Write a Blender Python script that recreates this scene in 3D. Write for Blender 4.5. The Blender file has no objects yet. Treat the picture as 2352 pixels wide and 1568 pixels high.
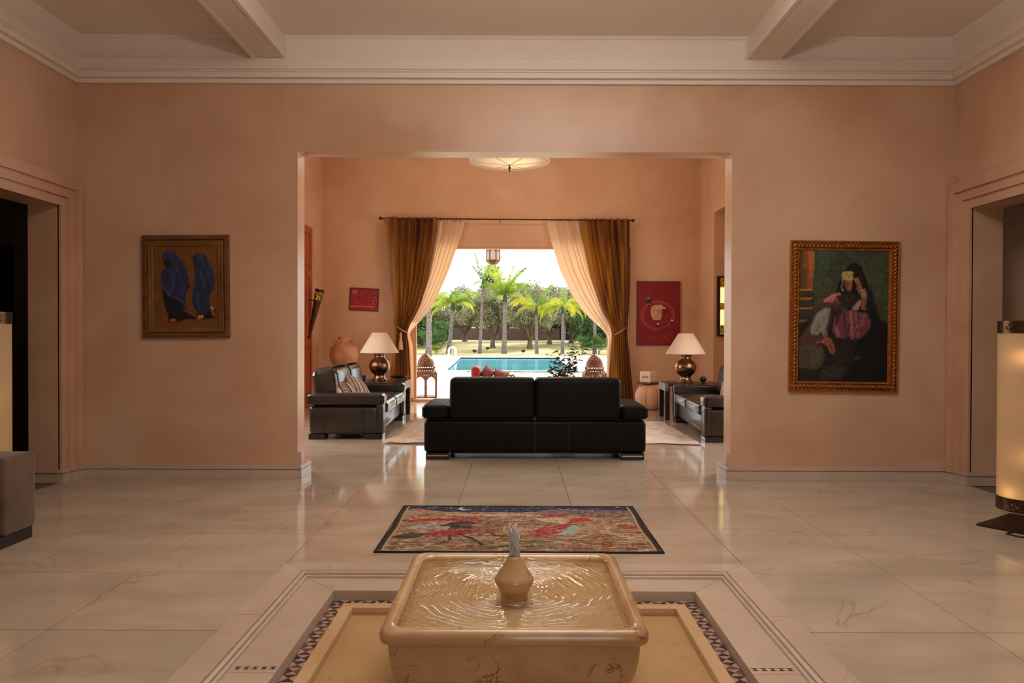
import bpy, bmesh, math, random
import numpy as np
from mathutils import Vector, Matrix, noise
random.seed(7); np.random.seed(7)
R = math.radians; PI = math.pi
S = bpy.context.scene
COL = S.collection
F, CX, HY, H = 1700.0, 1183.0, 770.0, 1.3
def wx(px, Y): return (px - CX) * Y / F
def wz(py, Y): return H + (HY - py) * Y / F

# ---------------------------------------------------------------- camera, sky, sun, large lights, exposure
cam_d = bpy.data.cameras.new('camera'); cam = bpy.data.objects.new('camera', cam_d); COL.objects.link(cam)
cam_d.sensor_width = 36; cam_d.lens = 36 * F / 2352; cam_d.clip_start = .05; cam_d.clip_end = 600
cam.matrix_world = Matrix.Translation((0, 0, H)) @ Matrix.Rotation(R(90) - .010, 4, 'X') @ Matrix.Rotation(.0032, 4, 'Z')
cam_d.shift_x = -7 / 2352; cam_d.shift_y = 3 / 2352
S.camera = cam
W = bpy.data.worlds.new('sky'); S.world = W; W.use_nodes = True
bg = W.node_tree.nodes['Background']; bg.inputs[0].default_value = (.90, .95, 1.0, 1); bg.inputs[1].default_value = 2.7
def light(name, kind, loc, energy, color=(1, 1, 1), rot=(0, 0, 0), size=None, size_y=None, radius=None):
    d = bpy.data.lights.new(name, kind); d.energy = energy; d.color = color
    if kind == 'AREA':
        d.shape = 'RECTANGLE'; d.size = size; d.size_y = size_y
    elif kind == 'POINT': d.shadow_soft_size = radius
    elif kind == 'SUN': d.angle = R(.8)
    o = bpy.data.objects.new(name, d); o.location = loc; o.rotation_euler = rot; COL.objects.link(o); return o
sun = light('sun', 'SUN', (10, 30, 20), 6.0, (1, .90, .74))
sd = Vector((.42, .80, .62)).normalized()            # towards the sun
sun.rotation_euler = sd.to_track_quat('Z', 'Y').to_euler()
# daylight through the glazed doors of the hall, behind the camera
light('daylight_rear_doors', 'AREA', (.8, -2.9, 1.3), 3, (1, .95, .90), (R(90), 0, 0), 1.6, 2.2)
# daylight falling through the skylight over the fountain
light('daylight_skylight', 'AREA', (.45, 3.6, 4.35), 60, (1, .95, .90), (R(48), 0, 0), 2.6, 1.4)
# added fill light above the fountain, without a fitting, to brighten the ceiling
light('ceiling_fill_light', 'AREA', (.3, 2.9, 3.0), 125, (1, .92, .84), (R(180), 0, 0), .8, .8)
# added fill lights at invented, unseen openings in the living room's side walls
light('living_side_fill', 'AREA', (-3.72, 9.6, 2.0), 84, (1, .97, .93), (0, R(-90), 0), 2.2, 3.0)
light('living_side_fill', 'AREA', (3.54, 9.2, 2.0), 84, (1, .97, .93), (0, R(90), 0), 2.2, 3.0)
# the living room's own ceiling lamp, above its lace disc
light('ceiling_lamp_bulb', 'POINT', (0, 11.5, 4.3), 40, (1, .82, .62), radius=.12)
vs = S.view_settings
S.display_settings.display_device = 'sRGB'
vs.view_transform = 'Standard'; vs.look = 'None'; vs.exposure = 0.0; vs.gamma = 1.0; vs.use_curve_mapping = False

# ---------------------------------------------------------------- materials
def lin(c):
    return tuple(((v / 12.92) if v <= .04045 else ((v + .055) / 1.055) ** 2.4) for v in c)
def rgb(r, g, b): return lin((r / 255, g / 255, b / 255))
MATS = {}
def mat(name, col, rough=.5, metal=0, col2=None, scale=3.0, bump=0.0, bscale=None, stretch=(1, 1, 1), coat=0, spec=.5,
        trans=0, transl=0, attr=None, rnd=0, sheen=0, detail=5, contrast=(.35, .65), emit=None, ior=1.45, coords='Object'):
    m = bpy.data.materials.new(name); m.use_nodes = True
    nt = m.node_tree; N = nt.nodes; L = nt.links; b = N['Principled BSDF']
    def inp(n, v): b.inputs[n].default_value = v
    inp('Roughness', rough); inp('Metallic', metal); inp('Coat Weight', coat); inp('Specular IOR Level', spec)
    inp('Coat Roughness', .03); inp('Transmission Weight', trans); inp('IOR', ior)
    if sheen: inp('Sheen Weight', sheen); inp('Sheen Roughness', .4)
    csock = None
    tc = N.new('ShaderNodeTexCoord'); mp = N.new('ShaderNodeMapping'); mp.inputs['Scale'].default_value = stretch
    if coords == 'World':
        g = N.new('ShaderNodeNewGeometry'); L.new(g.outputs['Position'], mp.inputs['Vector'])
    else: L.new(tc.outputs[coords], mp.inputs['Vector'])
    if attr:
        a = N.new('ShaderNodeAttribute'); a.attribute_name = attr; csock = a.outputs['Color']
    if col2 is not None:
        nz = N.new('ShaderNodeTexNoise'); nz.inputs['Scale'].default_value = scale; nz.inputs['Detail'].default_value = detail
        nz.inputs['Distortion'].default_value = .4
        L.new(mp.outputs[0], nz.inputs['Vector'])
        cr = N.new('ShaderNodeValToRGB'); cr.color_ramp.elements[0].position = contrast[0]; cr.color_ramp.elements[1].position = contrast[1]
        cr.color_ramp.elements[0].color = (*col, 1); cr.color_ramp.elements[1].color = (*col2, 1)
        L.new(nz.outputs['Fac'], cr.inputs[0]); csock = cr.outputs[0]
    if rnd:
        oi = N.new('ShaderNodeObjectInfo'); hv = N.new('ShaderNodeHueSaturation')
        mr = N.new('ShaderNodeMapRange'); mr.inputs['To Min'].default_value = 1 - rnd; mr.inputs['To Max'].default_value = 1 + rnd
        L.new(oi.outputs['Random'], mr.inputs[0]); L.new(mr.outputs[0], hv.inputs['Value'])
        if csock is None: hv.inputs['Color'].default_value = (*col, 1)
        else: L.new(csock, hv.inputs['Color'])
        csock = hv.outputs[0]
    if csock is None: inp('Base Color', (*col, 1))
    else: L.new(csock, b.inputs['Base Color'])
    if bump:
        bn = N.new('ShaderNodeTexNoise'); bn.inputs['Scale'].default_value = bscale or scale * 6; bn.inputs['Detail'].default_value = 6
        L.new(mp.outputs[0], bn.inputs['Vector'])
        bp = N.new('ShaderNodeBump'); bp.inputs['Strength'].default_value = bump; bp.inputs['Distance'].default_value = .02
        L.new(bn.outputs['Fac'], bp.inputs['Height']); L.new(bp.outputs[0], b.inputs['Normal'])
        m['bump'] = 1
    if emit:
        inp('Emission Color', (*emit[0], 1)); inp('Emission Strength', emit[1])
    if transl:
        t = N.new('ShaderNodeBsdfTranslucent'); mx = N.new('ShaderNodeMixShader'); mx.inputs[0].default_value = transl
        if csock is None: t.inputs[0].default_value = (*col, 1)
        else: L.new(csock, t.inputs[0])
        L.new(b.outputs[0], mx.inputs[1]); L.new(t.outputs[0], mx.inputs[2]); L.new(mx.outputs[0], N['Material Output'].inputs[0])
    MATS[name] = m
    return m
def veins(m, vcol, scale=1.6, width=.02, dist=1.2, amount=.8, coords='World'):
    """thin wandering marble veins laid over the base colour"""
    nt = m.node_tree; N = nt.nodes; L = nt.links; b = N['Principled BSDF']
    src = b.inputs['Base Color'].links[0].from_socket if b.inputs['Base Color'].links else None
    g = N.new('ShaderNodeNewGeometry')
    nz = N.new('ShaderNodeTexNoise'); nz.inputs['Scale'].default_value = scale; nz.inputs['Detail'].default_value = 7
    nz.inputs['Distortion'].default_value = dist; L.new(g.outputs['Position'], nz.inputs['Vector'])
    s = N.new('ShaderNodeMath'); s.operation = 'SUBTRACT'; s.inputs[1].default_value = .5; L.new(nz.outputs['Fac'], s.inputs[0])
    ab = N.new('ShaderNodeMath'); ab.operation = 'ABSOLUTE'; L.new(s.outputs[0], ab.inputs[0])
    mr = N.new('ShaderNodeMapRange'); mr.inputs['From Min'].default_value = 0; mr.inputs['From Max'].default_value = width
    mr.inputs['To Min'].default_value = amount; mr.inputs['To Max'].default_value = 0; L.new(ab.outputs[0], mr.inputs[0])
    n2 = N.new('ShaderNodeTexNoise'); n2.inputs['Scale'].default_value = scale * 1.7; L.new(g.outputs['Position'], n2.inputs['Vector'])
    c2 = N.new('ShaderNodeValToRGB'); c2.color_ramp.elements[0].position = .48; c2.color_ramp.elements[1].position = .6; L.new(n2.outputs['Fac'], c2.inputs[0])
    mu = N.new('ShaderNodeMath'); mu.operation = 'MULTIPLY'; L.new(mr.outputs[0], mu.inputs[0]); L.new(c2.outputs[0], mu.inputs[1])
    mx = N.new('ShaderNodeMix'); mx.data_type = 'RGBA'; L.new(mu.outputs[0], mx.inputs[0])
    if src: L.new(src, mx.inputs[6])
    else: mx.inputs[6].default_value = b.inputs['Base Color'].default_value
    mx.inputs[7].default_value = (*vcol, 1); L.new(mx.outputs[2], b.inputs['Base Color'])
    return m
plaster = mat('peach_plaster', rgb(210, 172, 141), .33, col2=rgb(196, 153, 121), scale=1.1, bump=.25, bscale=3.5, coords='World', spec=.5)
plaster2 = mat('orange_plaster', rgb(214, 172, 136), .45, col2=rgb(203, 157, 120), scale=1.0, bump=.2, bscale=3.5, coords='World', spec=.4)
casing_m = mat('casing_plaster', rgb(206, 164, 134), .45, col2=rgb(194, 150, 120), scale=2, bump=.15, bscale=5, coords='World')
white_paint = mat('ceiling_paint', rgb(232, 218, 204), .55, col2=rgb(226, 210, 194), scale=.7, coords='World')
marble = veins(mat('floor_marble', rgb(192, 172, 150), .085, col2=rgb(176, 156, 134), scale=1.4, stretch=(1, 2.2, 1), coords='World', rnd=.05, coat=.0, spec=.5, bump=.012, bscale=1.5), rgb(150, 118, 92), 1.3, .012, 1.6, .55)
grout = mat('grout', rgb(120, 92, 70), .7)
border_marble = veins(mat('border_marble', rgb(196, 174, 154), .22, col2=rgb(186, 163, 143), scale=2, coords='World', rnd=.03), rgb(160, 125, 100), 1.6, .008, 1.5, .4)
gold_marble = veins(mat('wet_marble', rgb(200, 168, 128), .12, col2=rgb(188, 152, 112), scale=2, coords='World'), rgb(140, 95, 60), 2.2, .008, 1.6, .5)
basin_m = veins(mat('basin_marble', rgb(196, 164, 122), .18, col2=rgb(166, 124, 82), scale=3.2, coords='World', contrast=(.4, .75), coat=.4), rgb(132, 78, 44), 4.2, .016, 1.9, .9)
basin_in = mat('basin_interior', rgb(214, 186, 142), .25, col2=rgb(202, 172, 128), scale=3, coords='World')
dark_stone = mat('dark_brown_stone', rgb(62, 42, 38), .25)
red_stone = mat('red_brown_stone', rgb(110, 62, 52), .3)
pale_stone = mat('pale_stone', rgb(164, 140, 122), .25)
leather = mat('black_leather', (.004, .0036, .0032), .5, bump=.12, bscale=9, spec=.18, coords='Object')
leather_b = mat('brown_black_leather', (.016, .012, .010), .28, bump=.3, bscale=7, spec=.6, coat=.25, coords='Object')
chrome = mat('brushed_steel', (.75, .68, .6), .22, 1)
black_m = mat('black_metal', (.012, .010, .010), .35, .3)
blackwood = mat('black_lacquer', (.018, .015, .015), .25)
ash = mat('grey_edge_lacquer', (.10, .10, .11), .3)
brass = mat('aged_brass', rgb(150, 118, 88), .22, 1, col2=rgb(112, 84, 62), scale=8, bump=.25, bscale=40)
bronze = mat('dark_bronze', rgb(92, 68, 48), .35, .9, col2=rgb(70, 50, 36), scale=12)
shade_m = mat('cream_lampshade', rgb(238, 214, 190), .8, transl=.35)
parch = mat('parchment', rgb(218, 190, 150), .7, transl=.55, col2=rgb(222, 190, 148), scale=4)
terra = mat('terracotta', rgb(205, 145, 102), .8, col2=rgb(176, 116, 76), scale=5, bump=.3, bscale=18)
wood_o = mat('orange_wood', rgb(178, 82, 36), .4, col2=rgb(150, 58, 22), scale=2.2, stretch=(6, 6, .5), coat=.1)
taupe = mat('taupe_velvet', rgb(100, 77, 56), .85, col2=rgb(86, 65, 47), scale=6, bump=.15, bscale=60, sheen=.4)
wood_f = mat('dark_frame_wood', rgb(118, 76, 38), .4, col2=rgb(92, 56, 26), scale=4, stretch=(1, 1, 8))
wood_f2 = mat('olive_gilt_wood', rgb(128, 86, 36), .4, col2=rgb(104, 68, 26), scale=5)
gilt = mat('gilt_bronze', rgb(190, 126, 64), .26, .8, col2=rgb(160, 100, 46), scale=30)
paint_m = mat('painted_surface', (.5, .5, .5), .55, attr='Col')
cloth_m = mat('woven_surface', (.5, .5, .5), .95, attr='Col', bump=.5, bscale=160)
gold_silk = mat('gold_silk', rgb(172, 116, 30), .34, col2=rgb(116, 58, 14), scale=1.6, stretch=(4, 1, .25), detail=1, transl=.30, sheen=.3, spec=.6)  # reddish stripes of the silk, deepened to carry fold shade in the colour
sheer_m = mat('sheer_cream', rgb(240, 212, 178), .8, transl=.45)
rope_m = mat('gold_rope', rgb(205, 165, 120), .7)
peach_frame = mat('peach_frame', rgb(214, 168, 132), .5)
filigree = mat('rust_lantern_metal', rgb(128, 92, 76), .5, .5, col2=rgb(104, 72, 58), scale=15)
frost = mat('frosted_glass', (.98, .97, .95), .6, transl=.9)
lace = mat('white_lace', rgb(236, 224, 206), .8, transl=.4, bump=.5, bscale=60)
tan_l = mat('tan_leather', rgb(215, 165, 128), .5, col2=rgb(198, 146, 108), scale=3)
ivory = mat('ivory_box', rgb(232, 208, 180), .5)
red_u = mat('red_upholstery', rgb(126, 22, 18), .8)
pink_u = mat('dusty_pink_fabric', rgb(150, 84, 72), .85)
olive_rope = mat('olive_rope', rgb(120, 105, 60), .8)
clay_pot = mat('clay_pot', rgb(140, 90, 60), .8)
plant_m = mat('dark_leaf', rgb(48, 52, 28), .5, transl=.15)
stem_m = mat('stem', rgb(90, 78, 50), .8)
deck_m = mat('pale_terrace_stone', rgb(226, 206, 184), .6, col2=rgb(216, 194, 168), scale=.8, coords='World')
sand_m = mat('cream_paving', rgb(232, 212, 182), .8, col2=rgb(222, 198, 160), scale=.4, coords='World')
grass_m = mat('dry_lawn', rgb(120, 118, 64), .95, col2=rgb(176, 156, 110), scale=.25, coords='World', bump=.4, bscale=8, stretch=(1, .5, 1))
pool_t = mat('turquoise_tile', rgb(70, 178, 190), .3, rnd=0)
coping = mat('pool_coping', rgb(222, 214, 204), .5)
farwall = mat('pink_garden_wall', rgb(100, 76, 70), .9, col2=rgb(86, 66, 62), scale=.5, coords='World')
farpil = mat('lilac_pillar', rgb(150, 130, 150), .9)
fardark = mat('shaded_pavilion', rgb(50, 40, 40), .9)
trunk_g = mat('palm_trunk', rgb(128, 118, 112), .9, col2=rgb(98, 88, 84), scale=2, stretch=(1, 1, 5), bump=.4, bscale=6)
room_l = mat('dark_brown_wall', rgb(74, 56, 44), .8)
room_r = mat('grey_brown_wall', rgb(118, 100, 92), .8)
trunk_o = mat('olive_trunk', rgb(112, 92, 74), .9, col2=rgb(80, 64, 52), scale=3, bump=.4)
leaf_o = mat('olive_leaf', rgb(172, 170, 132), .7, col2=rgb(104, 108, 74), scale=.9, transl=.5, contrast=(.42, .58), coords='World')
leaf_d = mat('cypress_leaf', rgb(70, 92, 44), .7, col2=rgb(48, 66, 34), scale=.6, transl=.35, coords='World')
leaf_p = mat('palm_leaf', rgb(182, 196, 78), .5, col2=rgb(96, 132, 54), scale=.5, transl=.5, coords='World')
leaf_y = mat('yellow_palm_leaf', rgb(214, 208, 70), .5, col2=rgb(170, 182, 66), scale=.5, transl=.5, coords='World')
leaf_b = mat('bush_leaf', rgb(78, 104, 54), .6, col2=rgb(60, 92, 42), scale=.6, transl=.4, coords='World')
fringe_m = mat('cream_wool', rgb(216, 194, 172), .95)
cable_m = mat('black_cable', (.01, .01, .01), .5)
glass_dark = mat('dark_picture_glass', (.01, .012, .014), .12)
lit_panel = mat('lit_lamp_glass', rgb(255, 225, 150), .5, emit=(rgb(255, 214, 130), 1.6))
lit_fret = mat('lit_fretwork', rgb(170, 130, 50), .5, emit=(rgb(255, 196, 70), .35), attr=None)
lit_hot = mat('hot_bulb_glass', rgb(255, 230, 180), .5, emit=(rgb(255, 210, 120), 2.2))

def water_mat(name, tint, scale, bump, rough=.02, refl=1.33):
    m = bpy.data.materials.new(name); m.use_nodes = True; nt = m.node_tree; N = nt.nodes; L = nt.links
    N.remove(N['Principled BSDF'])
    t = N.new('ShaderNodeBsdfTransparent'); t.inputs[0].default_value = (*tint, 1)
    g = N.new('ShaderNodeBsdfGlossy'); g.inputs['Roughness'].default_value = rough
    fr = N.new('ShaderNodeFresnel'); fr.inputs[0].default_value = refl
    geo = N.new('ShaderNodeNewGeometry'); nz = N.new('ShaderNodeTexNoise'); nz.inputs['Scale'].default_value = scale; nz.inputs['Detail'].default_value = 3
    L.new(geo.outputs['Position'], nz.inputs['Vector'])
    bp = N.new('ShaderNodeBump'); bp.inputs['Strength'].default_value = bump; bp.inputs['Distance'].default_value = .02
    L.new(nz.outputs['Fac'], bp.inputs['Height']); L.new(bp.outputs[0], g.inputs['Normal']); L.new(bp.outputs[0], fr.inputs['Normal'])
    mx = N.new('ShaderNodeMixShader'); L.new(fr.outputs[0], mx.inputs[0]); L.new(t.outputs[0], mx.inputs[1]); L.new(g.outputs[0], mx.inputs[2])
    L.new(mx.outputs[0], N['Material Output'].inputs[0]); return m
water_m = water_mat('clear_water', (.98, .96, .92), 30, .07, .03, 2.4)
still_m = water_mat('shallow_water', (.96, .92, .86), 5, .05, .01, 1.33)
pool_w = mat('pool_water', rgb(44, 150, 164), .08, col2=rgb(78, 176, 188), scale=.25, coords='World', stretch=(.3, 1, 1), spec=.25, bump=.1, bscale=2)
def clear_glass():
    m = bpy.data.materials.new('clear_glass'); m.use_nodes = True; nt = m.node_tree; N = nt.nodes; L = nt.links
    N.remove(N['Principled BSDF']); t = N.new('ShaderNodeBsdfTransparent'); t.inputs[0].default_value = (.93, .96, .96, 1)
    g = N.new('ShaderNodeBsdfGlossy'); g.inputs['Roughness'].default_value = .01; fr = N.new('ShaderNodeFresnel'); fr.inputs[0].default_value = 1.45
    mx = N.new('ShaderNodeMixShader'); L.new(fr.outputs[0], mx.inputs[0]); L.new(t.outputs[0], mx.inputs[1]); L.new(g.outputs[0], mx.inputs[2])
    L.new(mx.outputs[0], N['Material Output'].inputs[0]); return m
glass_m = clear_glass()
def jet_mat():
    m = bpy.data.materials.new('splashing_water'); m.use_nodes = True; nt = m.node_tree; N = nt.nodes; L = nt.links
    b = N['Principled BSDF']; b.inputs['Base Color'].default_value = (.95, .95, .97, 1); b.inputs['Roughness'].default_value = .05
    b.inputs['Transmission Weight'].default_value = .55; b.inputs['IOR'].default_value = 1.33
    return m
jet_m = jet_mat()

# ---------------------------------------------------------------- helpers
def mesh_obj(name, me, m=None, parent=None, loc=None, rot=None, smooth=False):
    if m is not None and not me.materials: me.materials.append(m)
    if smooth: me.polygons.foreach_set('use_smooth', [True] * len(me.polygons))
    o = bpy.data.objects.new(name, me); COL.objects.link(o)
    if parent is not None: o.parent = parent
    if loc is not None: o.location = loc
    if rot is not None: o.rotation_euler = rot
    return o
def obj(name, bm, m=None, parent=None, loc=None, rot=None, smooth=False, auto=None):
    me = bpy.data.meshes.new(name); bm.to_mesh(me); bm.free()
    o = mesh_obj(name, me, m, parent, loc, rot, smooth or auto is not None)
    if auto is not None:
        try: me.set_sharp_from_angle(angle=R(auto))
        except Exception: pass
    return o
def np_obj(name, V, Fc, m=None, parent=None, loc=None, rot=None, smooth=False):
    me = bpy.data.meshes.new(name); V = np.asarray(V, dtype=float); me.from_pydata(V.tolist(), [], [list(map(int, f)) for f in Fc]); me.update()
    return mesh_obj(name, me, m, parent, loc, rot, smooth)
def tag(o, label=None, cat=None, group=None, kind=None):
    if label: o['label'] = label
    if cat: o['category'] = cat
    if group: o['group'] = group
    if kind: o['kind'] = kind
    return o
def thing(name, label, cat, loc=(0, 0, 0), rz=0, group=None):
    o = bpy.data.objects.new(name, None); COL.objects.link(o); o.location = loc; o.rotation_euler = (0, 0, rz); o.empty_display_size = .1
    return tag(o, label, cat, group)
def struct(name, bm, m, parent=None, **k):
    o = obj(name, bm, m, parent, **k)
    if parent is None: o['kind'] = 'structure'
    return o
def dup(root, loc=None, rz=None, label=None):
    r = root.copy(); COL.objects.link(r)
    if loc is not None: r.location = loc
    if rz is not None: r.rotation_euler = (0, 0, rz)
    if label: r['label'] = label
    for ch in list(root.children):
        c = ch.copy(); COL.objects.link(c); c.parent = r
        for g in list(ch.children):
            d = g.copy(); COL.objects.link(d); d.parent = c
    return r
def NB(): return bmesh.new()
def box(bm, x0, x1, y0, y1, z0, z1, mi=0):
    v = [bm.verts.new(p) for p in ((x0, y0, z0), (x1, y0, z0), (x1, y1, z0), (x0, y1, z0), (x0, y0, z1), (x1, y0, z1), (x1, y1, z1), (x0, y1, z1))]
    for f in ((0, 3, 2, 1), (4, 5, 6, 7), (0, 1, 5, 4), (1, 2, 6, 5), (2, 3, 7, 6), (3, 0, 4, 7)):
        fc = bm.faces.new([v[i] for i in f]); fc.material_index = mi
    return bm
def rbox(x0, x1, y0, y1, z0, z1, r, seg=3, puff=0):
    bm = NB(); box(bm, x0, x1, y0, y1, z0, z1)
    if puff:
        bmesh.ops.subdivide_edges(bm, edges=bm.edges[:], cuts=5, use_grid_fill=True)
        c = Vector(((x0 + x1) / 2, (y0 + y1) / 2, (z0 + z1) / 2)); h = Vector(((x1 - x0) / 2, (y1 - y0) / 2, (z1 - z0) / 2))
        for v in bm.verts:
            d = v.co - c; n = Vector((d.x / h.x, d.y / h.y, d.z / h.z))
            for i in range(3):
                j, k = (i + 1) % 3, (i + 2) % 3
                if abs(abs(n[i]) - 1) < 1e-4:
                    v.co[i] += math.copysign(puff * (1 - n[j] ** 2) * (1 - n[k] ** 2), n[i])
        es = [e for e in bm.edges if len(e.link_faces) == 2 and e.calc_face_angle(0) > 1.0]
        bmesh.ops.bevel(bm, geom=es, offset=r, segments=seg, profile=.5, affect='EDGES')
    else:
        bmesh.ops.bevel(bm, geom=bm.edges[:], offset=r, segments=seg, profile=.5, affect='EDGES')
    return bm
def lathe(prof, n=32, bm=None, c=(0, 0), cap=False):
    bm = bm or NB(); rings = []
    for r, z in prof:
        if r < 1e-5: rings.append([bm.verts.new((c[0], c[1], z))]); continue
        rings.append([bm.verts.new((c[0] + r * math.cos(2 * PI * i / n), c[1] + r * math.sin(2 * PI * i / n), z)) for i in range(n)])
    for a, b in zip(rings, rings[1:]):
        for i in range(n):
            j = (i + 1) % n
            if len(a) == 1 and len(b) == 1: continue
            if len(a) == 1: bm.faces.new((a[0], b[j], b[i]))
            elif len(b) == 1: bm.faces.new((a[i], a[j], b[0]))
            else: bm.faces.new((a[i], a[j], b[j], b[i]))
    if cap:
        if len(rings[0]) > 1: bm.faces.new(rings[0][::-1])
        if len(rings[-1]) > 1: bm.faces.new(rings[-1])
    return bm
def tube(bm, pts, rad, n=8, cap=True, closed=False):
    pts = [Vector(p) for p in pts]; K = len(pts)
    if not hasattr(rad, '__len__'): rad = [rad] * K
    rings = []; up = Vector((0, 0, 1)); prev = None
    for i, p in enumerate(pts):
        if closed: t = pts[(i + 1) % K] - pts[(i - 1) % K]
        else: t = pts[min(i + 1, K - 1)] - pts[max(i - 1, 0)]
        t.normalize()
        if prev is None:
            a = up if abs(t.z) < .9 else Vector((1, 0, 0)); u = t.cross(a).normalized()
        else: u = (prev - t * prev.dot(t)).normalized()
        prev = u; w = t.cross(u)
        rings.append([bm.verts.new(p + (u * math.cos(2 * PI * k / n) + w * math.sin(2 * PI * k / n)) * rad[i]) for k in range(n)])
    prs = list(zip(rings, rings[1:]))
    if closed: prs.append((rings[-1], rings[0]))
    for a, b in prs:
        for k in range(n):
            j = (k + 1) % n; bm.faces.new((a[k], a[j], b[j], b[k]))
    if cap and not closed:
        bm.faces.new(rings[0][::-1]); bm.faces.new(rings[-1])
    return bm
def rect_sweep(x0, x1, y0, y1, prof, bm=None):
    """prof: list of (inward offset, z) swept with mitred corners round a rectangle"""
    bm = bm or NB(); rings = []
    for o, z in prof:
        rings.append([bm.verts.new(p) for p in ((x0 + o, y0 + o, z), (x1 - o, y0 + o, z), (x1 - o, y1 - o, z), (x0 + o, y1 - o, z))])
    for a, b in zip(rings, rings[1:]):
        for k in range(4):
            j = (k + 1) % 4; bm.faces.new((a[k], a[j], b[j], b[k]))
    return bm
def rr_ring(hw, r, z, n=6):
    P = []
    for q, (sx, sy) in enumerate(((1, 1), (-1, 1), (-1, -1), (1, -1))):
        for i in range(n + 1):
            a = q * PI / 2 + i / n * PI / 2
            P.append((sx * (hw - r) + r * math.cos(a), sy * (hw - r) + r * math.sin(a), z))
    return P
def loft(rings, bm=None, cap0=False, cap1=False):
    bm = bm or NB(); V = [[bm.verts.new(p) for p in r] for r in rings]; n = len(V[0])
    for a, b in zip(V, V[1:]):
        for k in range(n):
            j = (k + 1) % n; bm.faces.new((a[k], a[j], b[j], b[k]))
    if cap0: bm.faces.new(V[0][::-1])
    if cap1: bm.faces.new(V[-1])
    return bm
def mask_plate(name, nu, nv, keep, pos, m, parent, thick=.004):
    """a perforated sheet: a grid of cells kept where keep(u,v), thickened"""
    ids = {}; V = []; Fc = []
    def vid(i, j):
        if (i, j) not in ids: ids[(i, j)] = len(V); V.append(pos(i / nu, j / nv))
        return ids[(i, j)]
    for i in range(nu):
        for j in range(nv):
            if keep((i + .5) / nu, (j + .5) / nv): Fc.append((vid(i, j), vid(i + 1, j), vid(i + 1, j + 1), vid(i, j + 1)))
    o = np_obj(name, V, Fc, m, parent)
    if thick:
        md = o.modifiers.new('thickness', 'SOLIDIFY'); md.thickness = thick
    return o
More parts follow.
